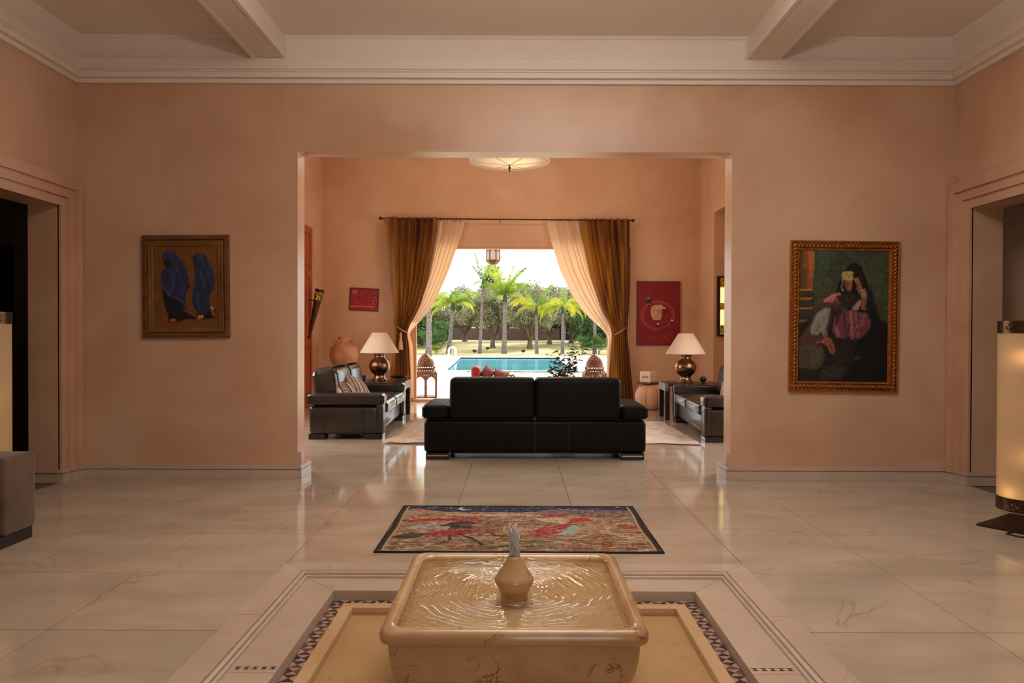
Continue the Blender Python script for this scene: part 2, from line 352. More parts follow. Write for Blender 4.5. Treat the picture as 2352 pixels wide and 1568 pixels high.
class Canvas:
    def __init__(s, w, h, col, frame=(0, 0, 1, 1)):
        s.w, s.h = w, h; s.a = np.zeros((h, w, 3)) + np.array(col) / 255.0
        x0, y0, x1, y1 = frame
        s.X, s.Y = np.meshgrid(np.linspace(x0, x1, w), np.linspace(y0, y1, h)); s.fr = frame
    def put(s, mask, col, al=1.0):
        m = (np.asarray(mask, float) * al)[..., None]; s.a = s.a * (1 - m) + np.array(col) / 255.0 * m
    def poly(s, pts, col, al=1.0, wob=0):
        X, Y = s.X, s.Y
        if wob: X = X + s.noise(wob, 9, 3); Y = Y + s.noise(wob, 7, 5)
        ins = np.zeros(X.shape, bool); n = len(pts)
        for i in range(n):
            x1, y1 = pts[i]; x2, y2 = pts[(i + 1) % n]
            if y1 == y2: continue
            c = ((y1 > Y) != (y2 > Y)) & (X < (x2 - x1) * (Y - y1) / (y2 - y1) + x1); ins ^= c
        s.put(ins, col, al)
    def ell(s, cx, cy, rx, ry, col, al=1.0, ring=None):
        d = np.sqrt(((s.X - cx) / rx) ** 2 + ((s.Y - cy) / ry) ** 2)
        s.put((d < 1) if ring is None else ((d < 1) & (d > 1 - ring)), col, al)
    def line(s, pts, wd, col, al=1.0):
        x0, y0, x9, y9 = s.fr; px = [p[0] for p in pts]; py = [p[1] for p in pts]
        i0 = max(int((min(px) - wd - x0) / (x9 - x0) * s.w) - 1, 0); i1 = min(int((max(px) + wd - x0) / (x9 - x0) * s.w) + 2, s.w)
        j0, j1 = sorted((int((min(py) - wd - y0) / (y9 - y0) * s.h), int((max(py) + wd - y0) / (y9 - y0) * s.h))); j0 = max(j0 - 1, 0); j1 = min(j1 + 2, s.h)
        if i1 <= i0 or j1 <= j0: return
        X, Y = s.X[j0:j1, i0:i1], s.Y[j0:j1, i0:i1]; m = np.zeros(X.shape, bool)
        for (x1, y1), (x2, y2) in zip(pts, pts[1:]):
            dx, dy = x2 - x1, y2 - y1; L2 = dx * dx + dy * dy + 1e-9
            t = np.clip(((X - x1) * dx + (Y - y1) * dy) / L2, 0, 1)
            m |= np.hypot(X - x1 - t * dx, Y - y1 - t * dy) < wd / 2
        q = (m * al)[..., None]; s.a[j0:j1, i0:i1] = s.a[j0:j1, i0:i1] * (1 - q) + np.array(col) / 255.0 * q
    def dabs(s, n, ln, wd, jit, al=.5, seed=0, ang=None):
        """short brush dabs, each in the colour found under it, a little lighter or darker"""
        rs = np.random.RandomState(seed); x0, y0, x9, y9 = s.fr; src = s.a.copy()
        for _ in range(n):
            u, v = rs.rand(2); c_ = src[int(v * (s.h - 1)), int(u * (s.w - 1))]; c_ = np.clip(c_ * (1 + jit * rs.uniform(-1, 1)) + jit * .03 * rs.normal(size=3), 0, 1) * 255
            x, y = x0 + (x9 - x0) * u, y0 + (y9 - y0) * v; a = rs.uniform(0, PI) if ang is None else ang + rs.normal() * .35; l = ln * rs.uniform(.4, 1)
            s.line([(x - l * math.cos(a), y - l * math.sin(a)), (x + l * math.cos(a), y + l * math.sin(a))], wd * rs.uniform(.5, 1), c_, al)
    def blur(s, k=1):
        for _ in range(k):
            p = np.pad(s.a, ((1, 1), (1, 1), (0, 0)), mode='edge'); s.a = (p[:-2, 1:-1] + p[2:, 1:-1] + p[1:-1, :-2] + p[1:-1, 2:] + 2 * s.a) / 6
    def noise(s, amp, nx, ny):
        g = np.random.rand(ny + 2, nx + 2) * 2 - 1
        u = np.linspace(0, nx, s.w); v = np.linspace(0, ny, s.h); iu = np.minimum(u.astype(int), nx); iv = np.minimum(v.astype(int), ny)
        fu = (u - iu); fv = (v - iv)[:, None]; fu = fu * fu * (3 - 2 * fu); fv = fv * fv * (3 - 2 * fv)
        A = g[iv][:, iu]; B = g[iv][:, iu + 1]; C = g[iv + 1][:, iu]; D = g[iv + 1][:, iu + 1]
        return amp * ((A * (1 - fu) + B * fu) * (1 - fv) + (C * (1 - fu) + D * fu) * fv)
    def grain(s, amp, nx, ny):
        s.a = np.clip(s.a + s.noise(amp, nx, ny)[..., None], 0, 1)
    def mesh(s, name, pos, m, parent=None, loc=None, rot=None):
        """pos(U,V) -> arrays x,y,z ; U right, V down"""
        U, V = np.meshgrid(np.linspace(0, 1, s.w), np.linspace(0, 1, s.h)); x, y, z = pos(U, V)
        P = np.stack([x + 0 * U, y + 0 * U, z + 0 * U], -1).reshape(-1, 3)
        idx = np.arange(s.w * s.h).reshape(s.h, s.w)
        q = np.stack([idx[:-1, :-1], idx[1:, :-1], idx[1:, 1:], idx[:-1, 1:]], -1).reshape(-1, 4)
        me = bpy.data.meshes.new(name); me.vertices.add(len(P)); me.vertices.foreach_set('co', P.ravel())
        me.loops.add(q.size); me.loops.foreach_set('vertex_index', q.ravel().astype(np.int32))
        me.polygons.add(len(q)); me.polygons.foreach_set('loop_start', (np.arange(len(q)) * 4).astype(np.int32))
        me.update(calc_edges=True); me.validate()
        c = np.clip(s.a, 0, 1); c = np.where(c <= .04045, c / 12.92, ((c + .055) / 1.055) ** 2.4)
        ca = me.color_attributes.new('Col', 'FLOAT_COLOR', 'POINT')
        ca.data.foreach_set('color', np.concatenate([c, np.ones((s.h, s.w, 1))], -1).ravel().astype(np.float32))
        return mesh_obj(name, me, m, parent, loc, rot, True)
# ---------------------------------------------------------------- hall shell
X1, YB = 3.98, 6.72
b = NB(); box(b, -4.4, -1.975, YB, 6.94, 0, 5.1); box(b, 1.96, 4.8, YB, 6.94, 0, 5.1); box(b, -1.975, 1.96, YB, 6.94, 2.96, 5.1)
struct('wall_middle', b, plaster)
for s, nm in ((-1, 'wall_left'), (1, 'wall_right')):
    b = NB(); a0, a1 = sorted((s * X1, s * 4.25))
    box(b, a0, a1, -3, 3.9, 0, 4.0); box(b, a0, a1, 6.46, YB, 0, 4.0); box(b, a0, a1, 3.9, 6.46, 2.42, 4.0)
    struct(nm, b, plaster)
b = NB(); box(b, -4.3, 0, -3.2, -3, 0, 4); box(b, 1.6, 4.3, -3.2, -3, 0, 4); box(b, 0, 1.6, -3.2, -3, 2.4, 4)
struct('wall_rear', b, plaster)
b = NB()
for (a0, a1, c0, c1) in ((-4.3, 4.3, -3.2, 2.95), (-4.3, 4.3, 4.6, YB), (-4.3, -.5, 2.95, 4.6), (2.4, 4.3, 2.95, 4.6)): box(b, a0, a1, c0, c1, 3.97, 4.05)
struct('ceiling', b, white_paint)
cor = [(-.01, 3.565), (.03, 3.565), (.036, 3.60), (.078, 3.602), (.082, 3.645), (.094, 3.65), (.094, 3.66), (.086, 3.664), (.10, 3.672), (.10, 3.765), (.092, 3.770), (.068, 3.772), (.068, 3.945), (.08, 3.95), (.10, 3.972)]
struct('trim_1', rect_sweep(-X1, X1, -3, YB, cor), white_paint)
for s, n in ((-1, 'trim_2'), (1, 'trim_3')):
    b = NB(); c = s * 2.205
    box(b, c - .135, c + .135, -3, 6.64, 3.77, 3.975)
    box(b, c - .150, c - .118, -3, 6.63, 3.762, 3.80); box(b, c + .118, c + .150, -3, 6.63, 3.762, 3.80)
    struct(n, b, white_paint)
# stepped door casings of the side doorways
for s, n in ((-1, 'trim_4'), (1, 'trim_5')):
    b = NB()
    for (o0, o1, pr) in ((.16, .245, .070), (.08, .16, .045), (.0, .08, .022)):
        a0, a1 = sorted((s * (X1 + .01), s * (X1 - pr)))
        box(b, a0, a1, 6.46 + o0, 6.46 + o1, 0, 2.42 + o1); box(b, a0, a1, 3.9 - o1, 3.9 - o0, 0, 2.42 + o1)
        box(b, a0, a1, 3.9 - o0, 6.46 + o0, 2.42 + o0, 2.42 + o1)
    struct(n, b, casing_m)
def base_run(x0, x1, y0, y1, nx, ny, b, marb):
    """baseboard run along an axis-aligned segment; (nx,ny) = direction into the room"""
    def bb(bm, p, z0, z1):
        ax0, ax1 = sorted((x0, x1)); ay0, ay1 = sorted((y0, y1))
        if nx: ax0, ax1 = sorted((x0, x0 + nx * p))
        else: ay0, ay1 = sorted((y0, y0 + ny * p))
        box(bm, ax0, ax1, ay0, ay1, z0, z1)
    bb(b, .012, .0, .235); bb(b, .022, 0, .18); bb(b, .034, .0, .135)
    bb(marb, .055, 0.001, .078); bb(marb, .046, .078, .088); bb(marb, .056, .088, .106); bb(marb, .042, .106, .118)
pl, mb_ = NB(), NB()
base_run(-3.91, -1.94, YB, YB, 0, -1, pl, mb_); struct('trim_8', pl, plaster); 
bo = struct('baseboard_back_left', mb_, border_marble)
pl, mb_ = NB(), NB()
base_run(1.925, 3.91, YB, YB, 0, -1, pl, mb_); struct('trim_9', pl, plaster)
struct('baseboard_back_right', mb_, border_marble)
for s, n in ((-1, 'baseboard_left'), (1, 'baseboard_right')):
    b = NB()
    for (o0, o1, pr) in ((.16, .26, .070), (.08, .16, .045), (-.02, .08, .022)):
        for z0, z1, e in ((.001, .078, .03), (.078, .088, .02), (.088, .106, .032), (.106, .118, .018)):
            a0, a1 = sorted((s * X1, s * (X1 - pr - e))); box(b, a0, a1, 6.46 + o0 - e * .5, 6.46 + o1, z0, z1)
    for z0, z1, e in ((.001, .078, .03), (.078, .088, .02), (.088, .106, .032), (.106, .118, .018)):
        a0, a1 = sorted((s * X1, s * 4.25)); box(b, a0, a1, 6.46 - e, 6.46, z0, z1)
        a0, a1 = sorted((s * X1, s * (X1 - e))); box(b, a0, a1, -3, 3.6, z0, z1)
    struct(n, b, border_marble)
for s, xx, n in ((-1, -1.975, 'trim_6'), (1, 1.96, 'trim_7')):     # plinth returns in the wide opening
    b = NB()
    for z0, z1, e in ((.001, .078, .05), (.078, .088, .04), (.088, .106, .052), (.106, .118, .036)):
        a0, a1 = sorted((xx, xx - s * e)); box(b, a0, a1, YB - e, 6.94 + e, z0, z1)
    struct(n, b, border_marble)

# side rooms seen through the doorways
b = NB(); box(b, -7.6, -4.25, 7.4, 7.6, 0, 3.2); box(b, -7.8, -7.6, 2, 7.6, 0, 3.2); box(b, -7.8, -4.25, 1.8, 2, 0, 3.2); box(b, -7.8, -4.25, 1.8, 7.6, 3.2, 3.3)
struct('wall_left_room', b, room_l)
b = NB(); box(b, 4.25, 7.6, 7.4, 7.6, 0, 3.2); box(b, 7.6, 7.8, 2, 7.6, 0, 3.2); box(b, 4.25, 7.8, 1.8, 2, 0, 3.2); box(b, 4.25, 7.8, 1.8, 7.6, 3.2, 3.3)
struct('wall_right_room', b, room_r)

# ---------------------------------------------------------------- floor: slab with a hole for the fountain pit, tiles one by one
b = NB()
for (a0, a1, c0, c1) in ((-7.8, 7.8, -3.2, 1.6), (-7.8, 7.8, 4.2, 14.74), (-7.8, -1.3, 1.6, 4.2), (1.3, 7.8, 1.6, 4.2)):
    box(b, a0, a1, c0, c1, -.25, -.005)
floor = struct('floor', b, grout)
b = NB(); box(b, -.5, .5, -.5, .5, -1, 0)
tm = bpy.data.meshes.new('tile'); b.to_mesh(tm); b.free(); tm.materials.append(marble)
xs = [-3.98, -3.62, -2.835, -2.05, -1.30, -.435, .435, 1.30, 2.05, 2.835, 3.62, 3.98]
ys = [-2.98] + [3.24 - .7925 * k for k in range(7, 0, -1)] + [3.24 + .7925 * k for k in range(0, 15)]
ys = [y for y in ys if y < 14.4] + [14.44]
for i in range(len(xs) - 1):
    for j in range(len(ys) - 1):
        a0, a1, c0, c1 = xs[i], xs[i + 1], ys[j], ys[j + 1]
        if a0 >= -1.31 and a1 <= 1.31:
            if c0 >= 1.6 and c1 <= 4.2: continue
            if c0 < 1.6 < c1: c1 = 1.6
            if c0 < 4.2 < c1: c0 = 4.2
        o = mesh_obj('tile', tm, None, floor, ((a0 + a1) / 2, (c0 + c1) / 2, 0)); o.scale = (a1 - a0 - .004, c1 - c0 - .004, .02)

# ---------------------------------------------------------------- living room shell
LX, RX, GY = -3.76, 3.58, 14.44
b = NB(); box(b, LX - .3, LX, 6.94, 8.1, 0, 5.1); box(b, LX - .3, LX, 11.1, GY, 0, 5.1); box(b, LX - .3, LX, 8.1, 11.1, 0, .9); box(b, LX - .3, LX, 8.1, 11.1, 3.1, 5.1); struct('wall_living_left', b, plaster2)  # opening above the low sill is added out of view to light the room
b = NB(); box(b, RX, RX + 1.2, 6.94, 7.7, 0, 5.1); box(b, RX, RX + 1.2, 10.7, 11.9, 0, 5.1); box(b, RX, RX + .3, 7.7, 10.7, 0, .9); box(b, RX, RX + .3, 7.7, 10.7, 3.1, 5.1); box(b, RX, RX + 1.2, 13.35, GY, 0, 5.1); box(b, RX, RX + 1.2, 11.9, 13.35, 3.52, 5.1); box(b, RX + 1.0, RX + 1.2, 11.9, 13.35, 0, 3.52)  # nearer opening is added, out of view, to let light in
struct('wall_living_right', b, plaster2)
b = NB(); box(b, -4.1, -2.30, GY, 14.74, 0, 5.1); box(b, 2.25, 4.8, GY, 14.74, 0, 5.1); box(b, -2.3, 2.25, GY, 14.74, 3.03, 5.1)
struct('wall_garden', b, plaster2)
b = NB(); box(b, -4.1, 4.8, 6.94, 14.74, 5.0, 5.15); struct('ceiling_living', b, white_paint)
b = NB(); box(b, LX, LX + .02, 6.94, 12.15, 0, .10); struct('baseboard_living_left', b, border_marble)
b = NB(); box(b, LX, -2.3, GY - .02, GY, 0, .10); box(b, 2.25, RX, GY - .02, GY, 0, .10); struct('baseboard_garden', b, border_marble)
# window frame, parked sliding leaves
win = thing('window_1', None, None); win['kind'] = 'structure'
b = NB(); box(b, -2.3, 2.25, 14.50, 14.60, 2.99, 3.03); box(b, -2.3, 2.25, 14.64, 14.74, 3.005, 3.03); box(b, -2.3, -2.24, 14.5, 14.68, 0, 2.99); box(b, 2.19, 2.25, 14.5, 14.68, 0, 2.99)
obj('window_frame', b, peach_frame, win)
b = NB(); box(b, -2.3, 2.25, 14.44, 14.72, .0, .045); obj('sill', b, peach_frame, win)
for sx, a0, a1 in ((-1, -2.06, -1.94), (1, 1.81, 1.93)):
    b = NB(); box(b, a0, a1, 14.56, 14.62, .045, 2.99); obj('stile', b, peach_frame, win)
    g0, g1 = ((-2.24, -2.06) if sx < 0 else (1.93, 2.19)); b = NB(); box(b, g0, g1, 14.585, 14.595, .045, 2.99); obj('pane', b, glass_m, win)
# panelled wooden door on the left wall
dr = thing('door_1', None, None, (LX, 12.15, 0)); dr['kind'] = 'structure'
b = NB(); box(b, 0, .035, 0, 1.38, 0, 3.24); obj('door_leaf', b, wood_o, dr)
b = NB()
box(b, .035, .055, 0, .12, 0, 3.24); box(b, .035, .055, 1.26, 1.38, 0, 3.24); box(b, .035, .055, .63, .75, 0, 3.24)
for z in (0, 1.1, 2.35, 3.12): box(b, .035, .055, .12, 1.26, z, z + .12)
obj('door_rail', b, wood_o, dr)
for y0, y1 in ((.16, .59), (.79, 1.22)):
    for z0, z1 in ((.18, 1.04), (1.28, 2.29), (2.53, 3.06)):
        obj('door_panel', rbox(.034, .048, y0, y1, z0, z1, .006, 1), wood_o, dr)

# ---------------------------------------------------------------- sunken surround and fountain
FY = 2.90
pit = thing('fountain_surround', 'square sunken pale marble surround in the floor, edged with mosaic triangles', 'surround', (0, FY, 0))
def mit(bm, side, o0, o1, half, t0, t1, z0, z1, gap=.0015):
    """slab on one side of a square ring: offsets o0<o1 from the outer edge, t0..t1 along the side (None = mitre)"""
    def P(o, t, end, z):
        h = half - o; a = (-h if end == 0 else h) if t is None else t
        x, y = a, h
        for _ in range(side): x, y = y, -x
        return (x, y, z)
    q = [P(o0, t0, 0, 0), P(o0, t1, 1, 0), P(o1, t1, 1, 0), P(o1, t0, 0, 0)]
    c = Vector((sum(p[0] for p in q) / 4, sum(p[1] for p in q) / 4, 0))
    q = [Vector(p) + (c - Vector(p)).normalized() * gap for p in q]
    lo = [bm.verts.new((p.x, p.y, z0)) for p in q]; hi = [bm.verts.new((p.x, p.y, z1)) for p in q]
    bm.faces.new(hi); bm.faces.new(lo[::-1])
    for k in range(4):
        j = (k + 1) % 4; bm.faces.new((lo[k], lo[j], hi[j], hi[k]))
    bmesh.ops.recalc_face_normals(bm, faces=bm.faces[:]); return bm
for side in range(4):
    cuts = [None, -.52, .52, None] if side in (1, 3) else [None, 0.0, None]
    for t0, t1 in zip(cuts, cuts[1:]):
        obj('border_slab', mit(NB(), side, 0, .13, 1.30, t0, t1, -.06, .002), border_marble, pit)
    for t0, t1 in zip([None, 0, None], [0, None]):
        obj('ledge_slab', mit(NB(), side, .17, .36, 1.30, t0, t1, -.06, -.030), border_marble, pit)
hb = []
def arc(cx, cz, r, a0, a1, n): return [(cx + r * math.cos(a0 + (a1 - a0) * i / n), cz + r * math.sin(a0 + (a1 - a0) * i / n)) for i in range(n + 1)]
prof = [(.129, -.05), (.129, .0)] + arc(.141, -.010, .012, R(170), R(-10), 6) + arc(.160, -.022, .009, R(150), R(-10), 5) + [(.170, -.034)]
obj('moulding', rect_sweep(-1.3, 1.3, -1.3, 1.3, prof), border_marble, pit, smooth=False)
obj('pit_wall', rect_sweep(-.94, .94, -.94, .94, [(-.002, -.031), (0, -.032), (0, -.13)]), border_marble, pit)
b = NB(); box(b, -.95, .95, -.95, .95, -.20, -.112); obj('pit_floor', b, gold_marble, pit)
obj('kerb', rect_sweep(-.875, .875, -.875, .875, [(0, -.115), (0, -.074), (.002, -.072), (.058, -.072), (.060, -.074), (.060, -.115)]), gold_marble, pit)
b = NB(); box(b, -.94, .94, -.94, .94, -.10, -.0995)
b.free(); b = rect_sweep(-.94, .94, -.94, .94, [(0, -.0845), (.066, -.0845)]); obj('mosaic_bed', b, dark_stone, pit)
tms = []
for v in range(3):
    b = NB(); h = .0305
    c = [(-h, -h), (h, -h), (h, h), (-h, h)]; o_ = (0, 0)
    pat = [(0, 1, 0, 1), (2, 1, 0, 1), (0, 1, 2, 1)][v]
    for k in range(4):
        p = [c[k], c[(k + 1) % 4], o_]; cc = (sum(q[0] for q in p) / 3, sum(q[1] for q in p) / 3)
        p = [(q[0] + (cc[0] - q[0]) * .06, q[1] + (cc[1] - q[1]) * .06) for q in p]
        lo = [b.verts.new((q[0], q[1], -.004)) for q in p]; hi = [b.verts.new((q[0], q[1], .0)) for q in p]
        f = b.faces.new(hi); f.material_index = pat[k]
        for e in range(3):
            f = b.faces.new((lo[e], lo[(e + 1) % 3], hi[(e + 1) % 3], hi[e])); f.material_index = pat[k]
    me = bpy.data.meshes.new('mosaic_tile'); b.to_mesh(me); b.free()
    for q in (dark_stone, pale_stone, red_stone): me.materials.append(q)
    tms.append(me)
k = 0
for side in range(4):
    n = 29
    for i in range(n):
        t = -.9075 + (i + .5) * (1.815 / n)
        x, y = t, .9075
        if i == n - 1: pass
        for _ in range(side): x, y = y, -x
        mesh_obj('mosaic_tile', tms[k % 3], None, pit, (x, y, -.081), (0, 0, side * -PI / 2 + (0 if k % 2 else PI / 2))); k += 1
for sx in (-1, 1):                                          # narrow inlaid strip across each side ledge
    for i in range(5):
        x = sx * (.962 + i * .035)
        b = NB()
        for (p, q, r) in (((-.014, -.011), (.014, -.011), (0, 0)), ((-.014, .011), (0, 0), (.014, .011))):
            lo = [b.verts.new((v[0], v[1], 0)) for v in (p, q, r)]; hi = [b.verts.new((v[0], v[1], .0015)) for v in (p, q, r)]
            b.faces.new(lo[::-1]); b.faces.new(hi)
            for e in range(3): b.faces.new((lo[e], lo[(e + 1) % 3], hi[(e + 1) % 3], hi[e]))
        bmesh.ops.recalc_face_normals(b, faces=b.faces[:])
        obj('inlay_tile', b, dark_stone, pit, (x, .04, -.0302))
b = NB(); vs_ = [b.verts.new(p) for p in ((-.814, -.814, -.095), (.814, -.814, -.095), (.814, .814, -.095), (-.814, .814, -.095))]; b.faces.new(vs_)
obj('water', b, still_m, pit)

ft = thing('fountain', 'square marble fountain basin brimming with rippling water, in the sunken surround', 'fountain', (0, FY, 0))
obj('pedestal', loft([rr_ring(.30, .05, -.112), rr_ring(.30, .05, -.07), rr_ring(.24, .05, -.05), rr_ring(.24, .05, .01), rr_ring(.27, .06, .03)], cap0=True, cap1=True), basin_m, ft, auto=40)
obj('basin_body', loft([rr_ring(.27, .08, .025), rr_ring(.335, .09, .032), rr_ring(.38, .09, .055), rr_ring(.405, .08, .09), rr_ring(.420, .065, .14), rr_ring(.428, .05, .20), rr_ring(.431, .04, .268)], cap0=True), basin_m, ft, auto=40)
rim = [(.428, .033, .264), (.444, .04, .264), (.452, .048, .270), (.4555, .052, .282), (.4555, .052, .294), (.451, .05, .307), (.441, .05, .316), (.427, .05, .319), (.414, .05, .315), (.404, .05, .304), (.398, .05, .285)]
obj('rim', loft([rr_ring(*q, n=8) for q in rim]), basin_m, ft, smooth=True)
obj('basin_interior', loft([rr_ring(.399, .05, .288, 8), rr_ring(.390, .07, .268, 8), rr_ring(.36, .09, .252, 8), rr_ring(.30, .1, .246, 8)], cap1=True), basin_in, ft, smooth=False)
# rippling water
n = 260; g = np.linspace(-.4035, .4035, n); GX, GYY = np.meshgrid(g, g); rr = np.hypot(GX, GYY); th = np.arctan2(GYY, GX)
def vn(sc, seed):
    rs = np.random.RandomState(seed); A = rs.rand(64, 64); u = (GX + 1) * sc; v = (GYY + 1) * sc
    iu = u.astype(int) % 63; iv = v.astype(int) % 63; fu = u - np.floor(u); fv = v - np.floor(v); fu = fu * fu * (3 - 2 * fu); fv = fv * fv * (3 - 2 * fv)
    return (A[iv, iu] * (1 - fu) + A[iv, iu + 1] * fu) * (1 - fv) + (A[iv + 1, iu] * (1 - fu) + A[iv + 1, iu + 1] * fu) * fv - .5
wob = vn(7, 1) * .055 + vn(15, 2) * .02
env = 1.05 * np.clip((.50 - rr) / .16, .25, 1) * np.clip(rr / .07, 0, 1)
ZZ = .3055 + env * (.0011 * np.sin(2 * PI * (rr + wob) / .030) * (.5 + vn(9, 3)) + .0017 * vn(26, 4) + .0008 * np.sin(2 * PI * (rr + wob * 1.5) / .017) * (.5 + vn(13, 5)))
P = np.stack([GX, GYY, ZZ], -1).reshape(-1, 3); idx = np.arange(n * n).reshape(n, n)
q = np.stack([idx[:-1, :-1], idx[:-1, 1:], idx[1:, 1:], idx[1:, :-1]], -1).reshape(-1, 4)
me = bpy.data.meshes.new('water'); me.vertices.add(len(P)); me.vertices.foreach_set('co', P.ravel()); me.loops.add(q.size); me.loops.foreach_set('vertex_index', q.ravel().astype(np.int32))
me.polygons.add(len(q)); me.polygons.foreach_set('loop_start', (np.arange(len(q)) * 4).astype(np.int32)); me.update(calc_edges=True)
mesh_obj('water', me, water_m, ft, smooth=True)
obj('spout', lathe([(.05, .24), (.055, .29), (.064, .312), (.070, .322), (.0765, .338), (.077, .346), (.070, .358), (.055, .38), (.040, .403), (.029, .425), (.024, .433), (.018, .435), (.0, .432)], 40), basin_m, ft, smooth=True)
# the jet: a cluster of overlapping wavering strands and drops
b = NB(); rs = random.Random(3)
for kx in range(30):
    a = rs.uniform(0, 2 * PI); r0 = rs.uniform(0, .017); r1 = rs.uniform(.006, .027); zt = .435 + rs.uniform(.075, .128)
    pts = []; rad = []
    for i in range(9):
        t = i / 8; rr_ = r0 + (r1 - r0) * t; aa = a + .9 * math.sin(t * 5 + kx)
        pts.append((rr_ * math.cos(aa), rr_ * math.sin(aa), .43 + (zt - .43) * t)); rad.append((.0062 - .0030 * t) * (1 + .35 * math.sin(t * 17 + kx * 2)))
    tube(b, pts, rad, 6)
for kx in range(60):
    a = rs.uniform(0, 2 * PI); r_ = abs(rs.gauss(0, .014)); z = .435 + rs.uniform(0, .135); s_ = rs.uniform(.0015, .004)
    bmesh.ops.create_icosphere(b, subdivisions=1, radius=s_, matrix=Matrix.Translation((r_ * math.cos(a), r_ * math.sin(a), z)))
obj('water_jet', b, jet_m, ft, smooth=True)

# ---------------------------------------------------------------- tapestry rug
c = Canvas(360, 230, (150, 118, 88), (0, 0, 100, 60))
for nx, ny, am in ((18, 60, .13), (40, 110, .11), (90, 160, .09)): c.grain(am, nx, ny)
def strokes(n, x0, x1, y0, y1, cols, wd, ln, sl=.12, al=.8, seed=0):
    rs = random.Random(seed)
    for _ in range(n):
        x = rs.uniform(x0, x1); y = rs.uniform(y0, y1); l = rs.uniform(.4, 1) * ln; dy = rs.uniform(-sl, sl) * l
        c.line([(x - l / 2, y - dy / 2), (x, y + rs.uniform(-.3, .3)), (x + l / 2, y + dy / 2)], rs.uniform(.5, 1) * wd, rs.choice(cols), al)
strokes(150, 0, 100, 12, 59, [(92, 58, 36), (120, 80, 52), (186, 150, 112), (168, 122, 82), (70, 46, 32), (198, 168, 134)], .9, 15, seed=1)
strokes(60, 0, 60, 48, 60, [(92, 100, 60), (130, 120, 74), (70, 80, 50)], .8, 9, seed=2)
strokes(60, 50, 100, 50, 60, [(108, 122, 96), (86, 98, 66), (150, 70, 54)], .9, 8, seed=3)
c.poly([(0, 0), (100, 0), (100, 7), (84, 9), (60, 9.5), (40, 9), (18, 8.5), (0, 8)], (44, 46, 66)); 
c.poly([(58, 8), (66, 5), (72, 3.5), (80, 4.5), (90, 6), (100, 5), (100, 13), (58, 13)], (128, 100, 102), .9, .6)
c.poly([(0, 6), (8, 5), (14, 8), (20, 10), (20, 12), (0, 13)], (176, 128, 108), .9, .6)
c.ell(27.5, 3.4, 3.2, 2.6, (214, 208, 190)); c.ell(28.6, 2.8, 3.0, 2.3, (44, 46, 66))
for i in range(34):
    x = random.uniform(8, 95); y = random.uniform(.8, 7); c.line([(x, y), (x + .5, y)], .5, (190, 188, 190))
strokes(14, 74, 98, 8, 15, [(60, 46, 40), (84, 62, 48)], .8, 5, .5, seed=4)
c.poly([(20, 12.5), (40, 12), (60, 13), (60, 15), (20, 15)], (206, 172, 136), .8, .5)
# left rider
c.poly([(3, 21), (12, 19), (22, 19.5), (30, 17), (35, 20), (30, 23), (18, 22), (8, 24)], (178, 36, 34), 1, .7)
c.poly([(5, 32), (12, 27), (24, 26), (24, 33), (10, 36)], (160, 158, 146), .9, .7)
c.poly([(19, 29), (22, 25), (26, 22), (28, 24), (31, 21), (34, 26), (31, 29), (32, 34), (27, 33), (22, 37), (23, 31)], (56, 44, 34), .9, 1.3)
c.poly([(15, 36), (24, 33), (33, 34), (38, 28), (36, 37), (26, 42), (14, 41)], (150, 40, 42), .9, .7)
c.poly([(3, 44), (9, 38), (15, 39), (13, 44), (6, 47)], (60, 46, 36), 1, .5)
c.line([(28, 40), (34, 47), (37, 52)], 1.6, (54, 40, 32)); c.line([(24, 41), (25, 47), (22, 51)], 1.4, (70, 50, 40))
c.ell(31, 19.5, 3, 3.2, (150, 70, 60)); c.line([(34, 14), (37, 15.5)], 1.2, (200, 60, 50))
c.poly([(33, 32), (44, 24), (52, 27), (48, 34), (40, 38), (34, 40)], (136, 92, 60), .9, .8)
c.line([(44, 34), (52, 41), (58, 43)], 1.4, (116, 76, 50)); c.line([(38, 38), (44, 43), (42, 47)], 1.2, (96, 62, 44))
c.poly([(44, 30), (60, 27), (64, 34), (52, 42), (44, 38)], (184, 152, 120), .7, 1)
# right rider
c.poly([(51, 39), (57, 35), (60, 31), (66, 28.5), (71, 27), (70, 33), (64, 36), (66, 40), (60, 42), (52, 42), (56, 39)], (168, 52, 44), .9, 1.3)
strokes(40, 53, 71, 29, 42, [(204, 110, 88), (130, 34, 30), (196, 150, 110)], .6, 6, .5, .7, seed=31)
strokes(40, 8, 36, 18, 40, [(206, 90, 70), (40, 30, 24), (196, 160, 120), (150, 30, 30)], .6, 5, .6, .7, seed=32)
c.poly([(68, 34), (72, 27), (76, 32), (72, 39), (65, 42)], (158, 170, 158), 1, .5)
c.poly([(57, 19), (66, 17), (72, 20), (68, 26), (60, 23)], (200, 164, 136), 1, .7)
c.poly([(70, 20), (78, 17), (80, 22), (72, 24)], (186, 44, 40), 1, .5)
c.poly([(59, 13), (70, 12.5), (69, 15), (60, 15.5)], (176, 40, 36), .9, .4)
c.poly([(74, 32), (84, 25), (90, 27), (88, 34), (80, 38), (74, 38)], (174, 138, 104), .9, .8)
c.line([(84, 36), (88, 42), (92, 44)], 1.5, (190, 156, 120)); c.line([(78, 38), (72, 43), (66, 44)], 1.2, (180, 150, 112))
c.poly([(88, 27), (98, 30), (99, 34), (90, 33)], (170, 56, 50), .9, .6)
strokes(26, 70, 99, 38, 58, [(214, 190, 156), (160, 52, 44), (92, 64, 44)], .8, 5, .5, seed=6)
strokes(30, 4, 40, 50, 57, [(140, 44, 40), (190, 150, 112), (76, 52, 34)], .7, 4, .6, seed=7)
